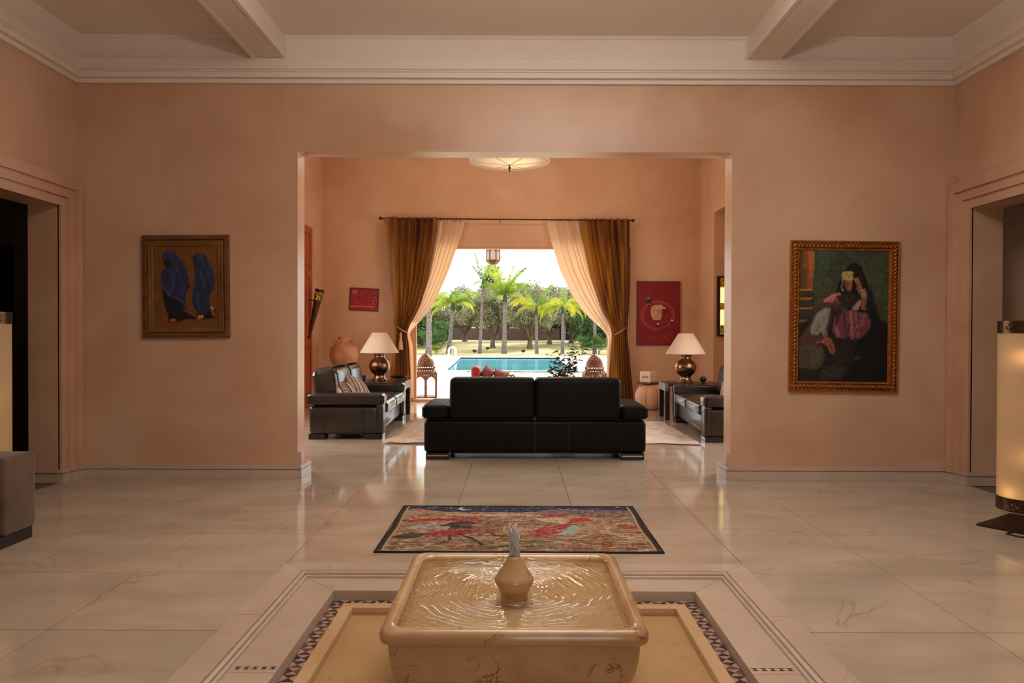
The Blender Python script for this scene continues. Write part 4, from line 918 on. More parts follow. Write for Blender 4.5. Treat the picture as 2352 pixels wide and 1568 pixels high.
# small things on the tables
t = thing('fruit_dish', 'shallow dark dish on wire foot beside the left lamp', 'dish', (-1.86, 11.86, .5705))
obj('bowl', lathe([(0, .035), (.06, .037), (.11, .05), (.145, .072), (.147, .075), (.143, .075), (.10, .056), (0, .042)], 28), bronze, t, smooth=True)
b = NB()
for k in range(3):
    a = k * 2 * PI / 3 + .4; tube(b, [(.045 * math.cos(a), .045 * math.sin(a), .036), (.065 * math.cos(a), .065 * math.sin(a), .018), (.055 * math.cos(a), .055 * math.sin(a), .004)], .004, 6)
obj('foot_ring', b, bronze, t)
t = thing('black_box', 'small black box on the left side table, behind the cushions', 'box', (-2.46, 11.86, .5705))
obj('box_body', rbox(-.075, .075, -.05, .05, 0, .062, .006, 2), black_m, t); obj('box_lid', rbox(-.08, .08, -.055, .055, .063, .082, .006, 2), black_m, t)
t = thing('incense_pot', 'small round black pot beside the right brass lamp', 'pot', (2.93, 11.52, .5705))
obj('pot_body', lathe([(0, 0), (.03, 0), (.032, .008), (.022, .016), (.04, .03), (.052, .05), (.048, .07), (.03, .082), (.034, .094), (.03, .096), (.026, .084), (0, .08)], 24), black_m, t, smooth=True)
for s in (-1, 1):
    obj('pot_handle', tube(NB(), [(s * .047, 0, .045), (s * .066, 0, .055), (s * .062, 0, .072), (s * .044, 0, .072)], .004, 6), black_m, t)

# ---------------------------------------------------------------- cushions
def cushion(label, loc, rot, w, h, d, canvas, group=None):
    t = thing('patterned_cushion', label, 'cushion', loc, 0, group); t.rotation_euler = rot
    def face(sg):
        def f(U, V):
            u, v = U * 2 - 1, V * 2 - 1
            e = np.clip((1 - np.abs(u) ** 2.6), 0, 1) ** .5 * np.clip((1 - np.abs(v) ** 2.6), 0, 1) ** .5
            pin = 1 - .07 * (1 - np.abs(u) ** 2) * np.abs(v) ** 3; pin2 = 1 - .07 * (1 - np.abs(v) ** 2) * np.abs(u) ** 3
            return (w / 2 * u * pin2, sg * (d / 2 * e + .002), -h / 2 * v * pin)
        return f
    canvas.mesh('cover_front', face(-1), cloth_m, t); canvas.mesh('cover_back', face(1), cloth_m, t)
    return t
ca = Canvas(120, 90, (196, 172, 150), (0, 0, 120, 90)); ca.grain(.06, 60, 45)
for x in (6, 33, 100): ca.put((ca.X > x) & (ca.X < x + 4.5), (40, 26, 20))
ca.put((ca.X > 44) & (ca.X < 58), (58, 34, 24)); ca.put((ca.X > 80) & (ca.X < 92), (84, 70, 64), .8)
for cx_ in (16, 26):
    for y in range(6, 90, 11): ca.poly([(cx_ - 3.8, y - 4), (cx_ + 3.8, y - 4), (cx_ + 3.8, y + 4), (cx_ - 3.8, y + 4)], (40, 26, 20)); ca.ell(cx_, y, 1.6, 1.6, (206, 184, 160))
cb = Canvas(110, 90, (190, 168, 150), (0, 0, 110, 90)); cb.grain(.09, 70, 50)
for x in (14, 30, 52, 70, 90): cb.put(np.abs(cb.X - x) < 2.6, (70, 52, 46), .85)
for x in (22, 60, 80):
    for y in range(3, 90, 6): cb.line([(x - 3, y), (x + 3, y + 3)], 1.6, (92, 74, 66))
cushion('cushion with dark bands and small black squares, foremost on the left sofa', (-2.20, 9.62, .56), (R(-48), R(14), R(66)), .44, .36, .16, ca, 'patterned cushions on the leather sofas')
cushion('cushion with fine grey ribs, behind the black-squared cushion', (-2.12, 9.98, .575), (R(-45), R(20), R(60)), .44, .42, .16, cb, 'patterned cushions on the leather sofas')
cushion('ribbed cushion on the right sofa, half hidden by the opening', (2.86, 9.80, .60), (R(-25), R(-28), R(-70)), .44, .42, .16, cb, 'patterned cushions on the leather sofas')
# ---------------------------------------------------------------- curtains
CYY = 14.22
def curtain(name, label, rows, nf, amp, yc, m, seed, group, parts=None):
    """rows: (py, px_left, px_right) outline; the pleats run down it"""
    t = thing(name, label, 'curtain', (0, 0, 0), 0, group)
    rows = sorted(rows); py = np.array([r[0] for r in rows], float); xl = np.array([r[1] for r in rows], float); xr = np.array([r[2] for r in rows], float)
    nv, nu = 110, nf * 16; v = np.linspace(py[0], py[-1], nv)
    def sm(a):
        s_ = np.interp(v, py, a); k = np.ones(7) / 7; pad = np.pad(s_, 3, mode='edge'); return np.convolve(pad, k, 'valid')
    XL, XR = sm(xl), sm(xr)
    rs = np.random.RandomState(seed); ph = np.cumsum(rs.uniform(.6, 1.4, nf + 2)); ph = ph / ph[-1]
    u = np.linspace(0, 1, nu); U, _ = np.meshgrid(u, v)
    fold = np.interp(U, ph, np.arange(nf + 2)) * 2 * PI
    wid = (XR - XL) / max(XR - XL); depth = amp * (.45 + .55 * wid)[:, None]
    am = 1 + .35 * np.interp(U, np.linspace(0, 1, nf), rs.uniform(-1, 1, nf))
    tt = (v - v[0]) / (v[-1] - v[0])
    tt = tt[:, None]
    Yc = yc - depth * am * (np.sin(fold + .5 * np.sin(tt * 5 + U * 4)) + .14 * np.sin(2.3 * fold + tt * 6 + seed)) 
    shift = .25 * np.cos(fold) / nf * (XR - XL)[:, None] * .5
    PX = XL[:, None] + (XR - XL)[:, None] * U + shift * np.sin(PI * U)
    X = (PX - CX) * CYY / F; Z = H + (HY - v[:, None]) * CYY / F + 0 * U
    Z = np.maximum(Z, .012)
    P = np.stack([X, Yc, Z], -1).reshape(-1, 3); idx = np.arange(nv * nu).reshape(nv, nu)
    q = np.stack([idx[:-1, :-1], idx[1:, :-1], idx[1:, 1:], idx[:-1, 1:]], -1).reshape(-1, 4)
    np_obj('drape', P, q, m, t, smooth=True)
    for i in range(nf):
        b = NB(); x = XL[4] + (XR[4] - XL[4]) * (i + .5) / nf; X0 = (x - CX) * CYY / F
        tube(b, [(X0, yc - .028 + .028 * (1 - math.cos(a)) , 3.52 + .03 * math.sin(a)) for a in [k * PI / 4 for k in range(8)]], .004, 5, closed=True)
        obj('eyelet', b, bronze, t)
    return t
gg, gs = 'gold silk curtains at the garden window', 'cream sheer curtains at the garden window'
curtain('silk_curtain', 'gold silk curtain tied back at the left of the garden window',
    [(500, 884, 1010), (560, 889, 1003), (640, 897, 985), (710, 903, 962), (755, 905, 937), (768, 906, 934), (790, 903, 939), (850, 898, 943), (925, 890, 946)], 6, .075, CYY, gold_silk, 1, gg)
curtain('sheer_curtain', 'cream sheer curtain beside the left gold curtain',
    [(501, 1005, 1068), (540, 1002, 1058), (620, 982, 1030), (690, 955, 1000), (735, 934, 968), (766, 924, 936), (785, 936, 947), (850, 940, 949), (915, 941, 949)], 4, .035, CYY + .06, sheer_m, 2, gs)
curtain('silk_curtain', 'gold silk curtain tied back at the right of the garden window',
    [(502, 1330, 1445), (560, 1338, 1445), (640, 1356, 1446), (710, 1380, 1444), (750, 1402, 1441), (768, 1406, 1440), (790, 1404, 1443), (850, 1400, 1449), (925, 1396, 1457)], 6, .075, CYY, gold_silk, 5, gg)
curtain('sheer_curtain', 'cream sheer curtain beside the right gold curtain',
    [(502, 1253, 1334), (560, 1267, 1344), (620, 1286, 1360), (680, 1315, 1385), (725, 1350, 1402), (750, 1378, 1410), (770, 1398, 1412), (800, 1396, 1404), (915, 1394, 1402)], 4, .035, CYY + .06, sheer_m, 6, gs)
t = thing('curtain_rod', 'thin bronze curtain rod with ball finials above the garden window', 'rod', (0, 0, 0))
xa, xb = wx(876, CYY), wx(1450, CYY)
obj('rod', tube(NB(), [(xa, CYY, 3.535), (xb, CYY, 3.510)], .014, 10), bronze, t)
for x, z in ((xa - .02, 3.536), (xb + .02, 3.509)):
    b = NB(); bmesh.ops.create_uvsphere(b, u_segments=16, v_segments=10, radius=.034, matrix=Matrix.Translation((x, CYY, z))); obj('finial', b, bronze, t, smooth=True)
b = NB()
for x in (wx(1148, CYY), xa + .03, xb - .03):
    tube(b, [(x, CYY, 3.525), (x, GY + .01, 3.50)], .008, 6); lathe([(0, -.03), (.02, -.02), (.02, .01), (0, .02)], 10, b, (0, 0)) if False else None
obj('bracket', b, bronze, t)
for s, pts, tx, lab in ((-1, [(902, 742), (912, 750), (925, 759), (937, 764)], 923, 'gold rope tieback with hanging tassel on the left gold curtain'), (1, [(1445, 742), (1436, 752), (1424, 760), (1410, 768)], 1406, 'gold rope tieback round the right gold curtain')):
    t = thing('curtain_tieback', lab, 'tieback', (0, 0, 0), 0, 'curtain tiebacks')
    yy = [14.42, 14.20, 14.10, 14.11]
    obj('cord', tube(NB(), [(wx(p[0], CYY), y, wz(p[1], CYY)) for p, y in zip(pts, yy)], .011, 6), rope_m, t)
    x = wx(tx, CYY); z = wz(762, CYY)
    if s < 0:
        obj('tassel', lathe([(0, z), (.008, z - .02), (.022, z - .05), (.026, z - .075), (.018, z - .10), (.026, z - .115), (.026, z - .14), (.022, z - .15), (.034, z - .19), (.044, z - .34), (.04, z - .345), (0, z - .34)], 18, None, (x, 14.07)), rope_m, t, smooth=True)

# ---------------------------------------------------------------- living room wall pieces
t = thing('torch_sconce', 'slim bronze cone torch lamp leaning from the wall by the wooden door', 'lamp', (0, 0, 0))
A = Vector((LX + .015, 13.35, 1.10)); B = Vector((wx(735, 13.35), 13.35, 2.12)); ax = (B - A); Ln = ax.length; q = ax.to_track_quat('Z', 'Y')
def cone_part(nm, t0, t1, m, holes=False):
    r0, r1 = .006 + .079 * t0, .006 + .079 * t1; Mx = Matrix.Translation(A) @ q.to_matrix().to_4x4()
    if holes:
        rs = np.random.RandomState(3); msk = rs.rand(40, 14) < .62
        return mask_plate(nm, 40, 14, lambda u, v: msk[int(u * 40) % 40, int(v * 14) % 14], lambda u, v: tuple(Mx @ Vector(((r0 + (r1 - r0) * v) * math.cos(2 * PI * u), (r0 + (r1 - r0) * v) * math.sin(2 * PI * u), Ln * (t0 + (t1 - t0) * v)))), m, t, .002)
    b = lathe([(r0, Ln * t0), (r1, Ln * t1)], 12); b.transform(Mx); return obj(nm, b, m, t)
cone_part('cone', 0, .80, bronze); cone_part('fretwork_band', .80, .95, bronze, True); cone_part('rim_band', .95, 1.0, bronze)
b = lathe([(.058, Ln * .80), (.070, Ln * .95)], 16); b.transform(Matrix.Translation(A) @ q.to_matrix().to_4x4()); obj('lit_glass', b, lit_fret, t)
obj('bracket', tube(NB(), [(LX, 13.35, 1.92), (wx(724, 13.35), 13.35, 1.92)], .009, 6), black_m, t)
# metal stand and terracotta jar
ax_, ay_ = -3.13, 13.55
t = thing('metal_stand', 'thin black metal stand under the terracotta jar', 'stand', (ax_, ay_, 0))
for sx in (-1, 1):
    for sy in (-1, 1): obj('leg', box(NB(), sx * .23 - .01, sx * .23 + .01, sy * .18 - .01, sy * .18 + .01, 0, .655), black_m, t)
b = NB()
for sy in (-.18, .18): box(b, -.24, .24, sy - .01, sy + .01, .655, .675)
for sx in (-.23, .23): box(b, sx - .01, sx + .01, -.18, .18, .655, .675)
box(b, -.06, -.04, -.18, .18, .655, .675); box(b, .04, .06, -.18, .18, .655, .675); obj('top_frame', b, black_m, t)
t = thing('terracotta_jar', 'terracotta jar with small looped handles and a stained belly', 'jar', (ax_, ay_, .6755))
obj('jar_body', lathe([(0, 0), (.12, 0), (.15, .02), (.20, .08), (.245, .17), (.262, .25), (.255, .33), (.228, .40), (.185, .445), (.18, .452), (.165, .455), (.14, .475), (.115, .50), (.104, .53), (.106, .56), (.118, .575), (.122, .585), (.114, .59), (.10, .575), (.09, .52), (0, .50)], 44), terra, t, smooth=True)
for a in (0, PI * .5, PI, PI * 1.5):
    c_, s_ = math.cos(a - .3), math.sin(a - .3)
    obj('handle', tube(NB(), [(r_ * c_, r_ * s_, z) for r_, z in ((.165, .44), (.205, .455), (.222, .485), (.205, .515), (.17, .52), (.135, .50))], .013, 8), terra, t, smooth=True)
# leather pouf, tray and ivory box
px_, py_ = 2.40, 13.10
t = thing('leather_pouf', 'tan leather pouf with stitched panels, behind the right side table', 'pouf', (px_, py_, 0))
pr = [(0, 0.0), (.17, 0), (.225, .03), (.255, .10), (.268, .19), (.262, .27), (.235, .35), (.19, .41), (.13, .44), (.05, .452), (0, .453)]
b = NB(); n = 48; rings = []
for r_, z in pr:
    rings.append([(max(r_, .001) * (1 - .035 * abs(math.cos(4 * 2 * PI * i / n)) ** 8) * math.cos(2 * PI * i / n + .3), max(r_, .001) * (1 - .035 * abs(math.cos(4 * 2 * PI * i / n)) ** 8) * math.sin(2 * PI * i / n + .3), z) for i in range(n)])
obj('pouf_body', loft(rings, b), tan_l, t, smooth=True)
b = NB()
for k in range(8):
    a = k * PI / 4 + .3
    for j in range(26):
        z = .03 + j * .015; r_ = np.interp(z, [p[1] for p in pr[1:]], [p[0] for p in pr[1:]]) * .972 + .002
        da = .02 * (1 if j % 2 else -1)
        tube(b, [(r_ * math.cos(a + da), r_ * math.sin(a + da), z), (r_ * math.cos(a - da), r_ * math.sin(a - da), z + .012)], .0025, 4)
obj('stitching', b, bronze, t)
t = thing('wooden_tray', 'small dark wooden tray between the pouf and the ivory box', 'tray', (px_ - .04, py_, .454), R(45)); obj('tray_base', rbox(-.15, .15, -.15, .15, 0, .022, .004, 1), wood_f, t)
b = rect_sweep(-.15, .15, -.15, .15, [(0, .022), (0, .034), (.012, .034), (.012, .022)]); obj('tray_rim', b, wood_f, t)
t = thing('ivory_box', 'ivory cube box with a scribbled word, standing on the tan pouf', 'box', (px_ - .04, py_, .4765), R(45 + 4))
obj('box_body', rbox(-.108, .108, -.108, .108, .0, .195, .008, 2), ivory, t)
fc = bpy.data.curves.new('lettering', 'FONT'); fc.body = 'Jout'; fc.size = .075; fc.extrude = .0006; fc.shear = .35; fc.align_x = 'CENTER'
ft_ = bpy.data.objects.new('lettering_curve', fc); me = bpy.data.meshes.new_from_object(ft_); bpy.data.objects.remove(ft_); me.materials.clear(); fo = mesh_obj('lettering', me, black_m, t)
fo.location = (-.1095, -.0, .085); fo.rotation_euler = (R(90), 0, R(-90))
# niche lamp
t = thing('wall_lamp', 'tall lit wall lamp with dark pierced metal and two glass panels, in the right niche', 'lamp', (3.795, 13.348, 1.835))
b = NB()
for a0, a1, z0, z1 in ((-.165, -.115, -.54, .54), (.115, .165, -.54, .54), (-.115, .115, -.54, -.515), (-.115, .115, .515, .54)): box(b, a0, a1, -.06, 0, z0, z1)
obj('frame', b, bronze, t); b = NB(); box(b, -.115, .115, -.012, 0, -.515, .515); obj('back_plate', b, bronze, t)
for z0, z1 in ((.06, .34), (-.34, -.06)): obj('lit_panel', rbox(-.112, .112, -.052, -.014, z0, z1, .01, 2), lit_panel, t)
rs = np.random.RandomState(8)
for z0, z1 in ((.345, .51), (-.055, .055), (-.51, -.345)):
    nv = int((z1 - z0) / .008); mk = rs.rand(30, nv) < .55
    mask_plate('fretwork', 30, nv, lambda u, v, mk=mk, nv=nv: mk[int(u * 30), int(v * nv)], lambda u, v, z0=z0, z1=z1: (-.113 + .226 * u, -.05, z0 + (z1 - z0) * v), bronze, t, .003)
    obj('lit_backing', box(NB(), -.112, .112, -.04, -.03, z0, z1), lit_fret, t)
# ceiling disc
t = thing('ceiling_lamp', 'large round white lace ceiling lamp with a dark finial', 'lamp', (wx(1169, 11.5), 11.5, 4.0))
b = NB(); n = 64
obj('lace_disc', lathe([(0, -.055), (.10, -.05), (.35, -.03), (.60, -.004), (.60, .004), (.35, -.02), (0, -.04)], n), lace, t, smooth=True)
b = NB(); tube(b, [(.61 * math.cos(2 * PI * i / n), .61 * math.sin(2 * PI * i / n), 0) for i in range(n)], .014, 8, closed=True); obj('rim', b, lace, t, smooth=True)
b = NB()
for k in range(6):
    a = k * PI / 3 + R(60); tube(b, [(.02 * math.cos(a), .02 * math.sin(a), -.062), (.35 * math.cos(a), .35 * math.sin(a), -.037), (.60 * math.cos(a), .60 * math.sin(a), -.008)], .007, 6)
obj('rib', b, lace, t)
obj('finial', lathe([(0, -.18), (.008, -.165), (.016, -.15), (.006, -.13), (.02, -.115), (.022, -.10), (.008, -.085), (.014, -.07), (.010, -.05), (0, -.05)], 14), black_m, t, smooth=True)
b = NB()
for k in range(3):
    a = k * 2 * PI / 3; tube(b, [(.45 * math.cos(a), .45 * math.sin(a), -.01), (.12 * math.cos(a), .12 * math.sin(a), 1.0)], .004, 5)
obj('suspension_wire', b, chrome, t)

# ---------------------------------------------------------------- filigree lanterns
def arch_open(u, v, top=.86, w=.40):
    """True inside the pointed-lobed arch opening of a lantern pane"""
    x = abs(u - .5)
    if x > w: return False
    if v < .035: return False
    return v < top - (x / w) ** 2.2 * .16 - .02 * abs(math.sin(x / w * 6))
def lantern(label, loc, s, group, stand=True):
    t = thing('floor_lantern', label, 'lantern', loc, 0, group)
    n = 6; r = .255 * s; hb = .50 * s; rs = np.random.RandomState(4)
    def cr(k, rr_=r): a = k * PI / 3 + PI / 6 + .12; return Vector((rr_ * math.cos(a), rr_ * math.sin(a), 0))
    b = NB(); lo = [cr(k, r * 1.03) for k in range(6)]
    loft([[(p.x, p.y, .004) for p in lo], [(p.x, p.y, .028) for p in lo]], b, True, True); obj('base', b, filigree, t)
    b = NB()
    for k in range(6): p = cr(k, r * .94); tube(b, [(p.x, p.y, .0), (p.x, p.y, .02)], .014, 8)
    obj('foot', b, filigree, t)
    for k in range(6):
        p, q_ = cr(k), cr(k + 1)
        obj('post', tube(NB(), [(p.x, p.y, .02), (p.x, p.y, .02 + hb)], .010 * s + .002, 6), filigree, t)
        def keep(u, v):
            if arch_open(u, v): return False
            if v > .955 or v < .04 or abs(u - .5) > .44: return True
            if arch_open(u, v - .03, .89, .43): return True
            return (math.sin(u * 46) * math.sin(v * 60 + k)) > -.25
        mask_plate('arched_pane', 26, 64, keep, lambda u, v, p=p, q_=q_: tuple(p.lerp(q_, u) + Vector((0, 0, .02 + hb * v))), filigree, t, .004)
    z0 = .02 + hb
    def sk(u, v): return ((u * 24) % 1 - .5) ** 2 + ((v - .5) * 1.2) ** 2 > .10
    def skp(u, v):
        k = u * 6; i = int(k) % 6; rr_ = r * 1.06 * (1 - v) + r * .74 * v; p = cr(i, rr_).lerp(cr(i + 1, rr_), k - int(k)); return (p.x, p.y, z0 + .085 * s * v)
    mask_plate('shoulder', 96, 10, sk, skp, filigree, t, .004)
    zc = z0 + .085 * s
    b = NB(); [tube(b, [(r * .75 * math.cos(2 * PI * i / 24), r * .75 * math.sin(2 * PI * i / 24), zc + dz) for i in range(24)], .010, 6, closed=True) for dz in (0, .045)]
    for i in range(12):
        a = 2 * PI * i / 12; tube(b, [(r * .74 * math.cos(a), r * .74 * math.sin(a), zc), (r * .74 * math.cos(a), r * .74 * math.sin(a), zc + .045)], .010, 5)
    obj('gallery', b, filigree, t)
    zd = zc + .05; hd = .27 * s
    def dome(u, v):
        rr_ = r * .70 * (math.cos(v * PI / 2) ** .62) if v < 1 else 0; a = 2 * PI * u; return (rr_ * math.cos(a), rr_ * math.sin(a), zd + hd * (v ** .92))
    def dk(u, v):
        if v < .1 or v > .88: return True
        r_ = int(v * 6.5); k = (u * 15 + .5 * (r_ % 2)) % 1; w = (v * 6.5) % 1
        return (k - .5) ** 2 + (w - .5) ** 2 > .10 or (abs(k - .5) < .08 and abs(w - .5) > .12)
    mask_plate('dome', 120, 44, dk, dome, filigree, t, .004)
    obj('finial', lathe([(0, zd + hd - .01), (.02, zd + hd - .005), (.008, zd + hd + .02), (.018, zd + hd + .035), (.006, zd + hd + .05), (0, zd + hd + .085)], 12), filigree, t, smooth=True)
    return t
lg_ = 'rust-brown filigree lanterns outside the window'
lantern('rust-brown filigree floor lantern with dome, outside the left window post', (-1.845, 15.30, .0), 1.0, lg_)
lantern('rust-brown filigree floor lantern with dome, right of the leafy potted plant', (1.645, 15.30, .0), 1.0, lg_)
# hanging lantern under the veranda
Yh = 15.6
t = thing('hanging_lantern', 'hexagonal frosted-glass lantern hanging from the veranda ceiling', 'lantern', (wx(1132, Yh), Yh, 0))
z1, z0 = 3.11, wz(599, Yh); r = .138
def hr(k, rr_): a = k * PI / 3 + PI / 6 + PI / 6; return Vector((rr_ * math.cos(a), rr_ * math.sin(a), 0))
b = NB()
for k in range(6): p = hr(k, r); tube(b, [(p.x, p.y, z0), (p.x, p.y, z1)], .008, 6); q_ = hr(k + 1, r); tube(b, [(p.x, p.y, z0), (q_.x, q_.y, z0)], .010, 6); tube(b, [(p.x, p.y, z1), (q_.x, q_.y, z1)], .010, 6)
obj('cage', b, filigree, t)
for k in range(6):
    p, q_ = hr(k, r * .97), hr(k + 1, r * .97); b = NB(); v_ = [b.verts.new(x) for x in ((p.x, p.y, z0), (q_.x, q_.y, z0), (q_.x, q_.y, z1), (p.x, p.y, z1))]; b.faces.new(v_); obj('pane', b, frost, t)
    mask_plate('arched_pane', 20, 40, lambda u, v: not arch_open(u, v, .93, .38), lambda u, v, p=hr(k, r), q_=hr(k + 1, r): tuple(p.lerp(q_, u) + Vector((0, 0, z0 + (z1 - z0) * v))), filigree, t, .003)
b = loft([[tuple(hr(k, rr_) + Vector((0, 0, z))) for k in range(6)] for rr_, z in ((r * 1.04, z0 + .01), (r * 1.04, z0 - .02), (r * .60, z0 - .072), (r * .3, z0 - .06))], None, False, True); obj('lower_cup', b, filigree, t)
b = loft([[tuple(hr(k, rr_) + Vector((0, 0, z))) for k in range(6)] for rr_, z in ((r * 1.04, z1), (r * 1.04, z1 + .02), (r * .5, z1 + .07), (.02, z1 + .09))], None, False, True); obj('cap', b, filigree, t)
obj('chain', tube(NB(), [(0, 0, z1 + .08), (0, 0, 3.255)], .006, 6), filigree, t)

# ---------------------------------------------------------------- potted plant by the window
t = thing('potted_plant', 'leafy dark potted plant in front of the pool, left of the right lantern', 'plant', (wx(1302, 13.3), 13.3, 0))
obj('pot', lathe([(0, 0), (.12, 0), (.15, .02), (.18, .16), (.185, .27), (.20, .30), (.19, .31), (.16, .30), (.15, .26), (0, .25)], 28), clay_pot, t, smooth=True)
rs = random.Random(12); b = NB(); V = []; Fc = []
def leaf(V, Fc, p, d, L_, w_, droop=.3, nrm=None):
    d = Vector(d).normalized(); s_ = d.cross(Vector((0, 0, 1))); s_ = s_.normalized() if s_.length > .01 else Vector((1, 0, 0))
    if nrm: s_ = (s_ + nrm * .6).normalized()
    k0 = len(V); mid = Vector(p) + d * L_ * .5 + Vector((0, 0, .0)); tip = Vector(p) + d * L_ - Vector((0, 0, droop * L_))
    V += [tuple(p), tuple(mid + s_ * w_ / 2), tuple(tip), tuple(mid - s_ * w_ / 2)]; Fc += [(k0, k0 + 1, k0 + 2), (k0, k0 + 2, k0 + 3)]
for i in range(18):
    a = rs.uniform(0, 2 * PI); ln = rs.uniform(.25, .85); sp = rs.uniform(.15, .5); top = Vector((math.cos(a) * sp * .85, math.sin(a) * sp * .6, .30 + ln)); base = Vector((math.cos(a) * .05, math.sin(a) * .05, .26))
    mid = base.lerp(top, .5) + Vector((0, 0, .10)); tube(b, [base, mid, top], [.006, .004, .003], 5)
    for j in range(15):
        tt = rs.uniform(.30, 1.02); p = base.lerp(mid, min(tt * 2, 1)) if tt < .5 else mid.lerp(top, (tt - .5) * 2); aa = rs.uniform(0, 2 * PI)
        leaf(V, Fc, p, (math.cos(aa), math.sin(aa) * .6, rs.uniform(-.2, .8)), rs.uniform(.08, .15), rs.uniform(.018, .028), .35, Vector((0, 0, rs.uniform(-1, 1))))
obj('stem', b, stem_m, t); np_obj('foliage', V, Fc, plant_m, t)

# ---------------------------------------------------------------- floor lamps
def floor_lamp(label, loc, top, r=.175, z0=.115):
    t = thing('floor_lamp', label, 'lamp', loc, 0, 'tall parchment cylinder floor lamps')
    obj('base_plate', box(NB(), -.27, .27, -.20, .20, 0, .014), bronze, t); t.children[0].rotation_euler = (0, 0, R(35))
    obj('stem', tube(NB(), [(0, 0, .014), (0, 0, top - .03)], .011, 8), bronze, t)
    n = 64; m = lathe([(r, z0 + .09), (r, top - .085)], n); obj('lamp_shade', m, parch, t, smooth=True)
    for za, zb in ((z0, z0 + .09), (top - .085, top)):
        rs = np.random.RandomState(int(za * 100)); mk = rs.rand(150, 14) < .80; mk[:, :2] = True; mk[:, -2:] = True
        for k in range(0, 150, 19): mk[k:k + 3, :] = True
        mask_plate('pierced_band', 150, 14, lambda u, v, mk=mk: mk[int(u * 150), int(v * 14)], lambda u, v, za=za, zb=zb: ((r + .003) * math.cos(2 * PI * u), (r + .003) * math.sin(2 * PI * u), za + (zb - za) * v), bronze, t, .003)
    b = NB()
    for k in range(3): a = k * 2 * PI / 3; tube(b, [(0, 0, z0 + .05), (r * math.cos(a), r * math.sin(a), z0 + .05)], .004, 5); tube(b, [(0, 0, top - .04), (r * math.cos(a), r * math.sin(a), top - .04)], .004, 5)
    obj('spider_arm', b, bronze, t)
    for i, (fr, a) in enumerate(((.14, 230), (.40, 290), (.66, 250), (.86, 200))):
        z = top - (top - z0) * (fr + .05); lx, ly = .128 * math.cos(R(a)), .128 * math.sin(R(a))
        bb = NB(); bmesh.ops.create_uvsphere(bb, u_segments=12, v_segments=8, radius=.022, matrix=Matrix.Translation((lx, ly, z))); obj('bulb', bb, lit_hot, t, smooth=True)
        l = light('lamp_bulb_light', 'POINT', (lx, ly, z), LAMP_W, (1, .66, .34), radius=.03); l.parent = t
        bb = NB(); tube(bb, [(0, 0, z), (lx * .82, ly * .82, z)], .005, 5); obj('bulb_arm', bb, bronze, t)
    return t
LAMP_W = .55
floor_lamp('tall parchment cylinder floor lamp at the right edge, standing on a bronze plate', (3.52, 5.08, 0), 1.41)
t = thing('lamp_cable', 'black lamp cable looped on the floor at the right edge', 'cable', (0, 0, 0))
obj('cord', tube(NB(), [(3.52, 4.93, .006), (3.35, 4.93, .006), (3.24, 4.86, .006), (3.27, 4.78, .006), (3.40, 4.75, .006), (3.58, 4.78, .006), (3.8, 4.9, .006), (3.97, 5.1, .006)], .006, 6), cable_m, t, smooth=True)
floor_lamp('tall parchment cylinder floor lamp behind the taupe sofa, by the left doorway', (-3.80, 5.28, 0), 1.455)

# ---------------------------------------------------------------- veranda, terrace, pool, lawn
b = NB(); box(b, -6, 6.2, 14.74, 18.9, -.3, -.002); struct('floor_terrace', b, deck_m)
b = NB(); box(b, -6, 6.2, 14.74, 16.5, 3.25, 3.4); struct('ceiling_veranda', b, white_paint)
DZ = -.15
b = NB()
N_ = [(-3.14, 29.7), (2.79, 29.7), (3.02, 48.3), (-3.86, 48.3)]
for quad in (((-60, 18.9), (60, 18.9), (60, 29.7), (-60, 29.7)), ((-60, 29.7), N_[0], N_[3], (-60, 48.3)), (N_[1], (60, 29.7), (60, 48.3), N_[2]), ((-60, 48.3), (60, 48.3), (60, 54.5), (-60, 54.5))):
    f = b.faces.new([b.verts.new((x, y, DZ)) for x, y in quad])
bmesh.ops.recalc_face_normals(b, faces=b.faces[:]); struct('ground_paving', b, sand_m)
pool = thing('swimming_pool', 'long turquoise swimming pool seen through the window', 'pool', (0, 0, 0))
def ins(k, e):
    c_ = (-.3, 39.0); x, y = N_[k]; return (x + math.copysign(e, c_[0] - x), y + math.copysign(e, c_[1] - y))
b = NB(); top = [b.verts.new((*ins(k, .0), DZ)) for k in range(4)]; lo = [b.verts.new((*ins(k, 0), DZ - 1.5)) for k in range(4)]
b.faces.new(lo)
for k in range(4): b.faces.new((top[k], top[(k + 1) % 4], lo[(k + 1) % 4], lo[k]))
obj('basin_lining', b, pool_t, pool)
b = NB(); b.faces.new([b.verts.new((*ins(k, .0), DZ - .05)) for k in range(4)]); obj('water', b, pool_w, pool)
b = NB(); e0 = [ins(k, -.35) for k in range(4)]; e1 = [ins(k, 0) for k in range(4)]
for k in range(4):
    j = (k + 1) % 4; vs_ = [b.verts.new((*p, z)) for p, z in ((e0[k], DZ + .03), (e0[j], DZ + .03), (e1[j], DZ + .03), (e1[k], DZ + .03))]; b.faces.new(vs_)
    b.faces.new([b.verts.new((*p, z)) for p, z in ((e1[k], DZ + .03), (e1[j], DZ + .03), (e1[j], DZ - .06), (e1[k], DZ - .06))]); b.faces.new([b.verts.new((*p, z)) for p, z in ((e0[k], DZ + .03), (e0[j], DZ + .03), (e0[j], DZ), (e0[k], DZ))])
obj('coping', b, coping, pool)
t = thing('pool_ladder', 'white arched handrails of the pool ladder at the far left corner', 'ladder', (0, 0, 0), 0)
Yl = 46.5
for px in (1029, 1045):
    pass
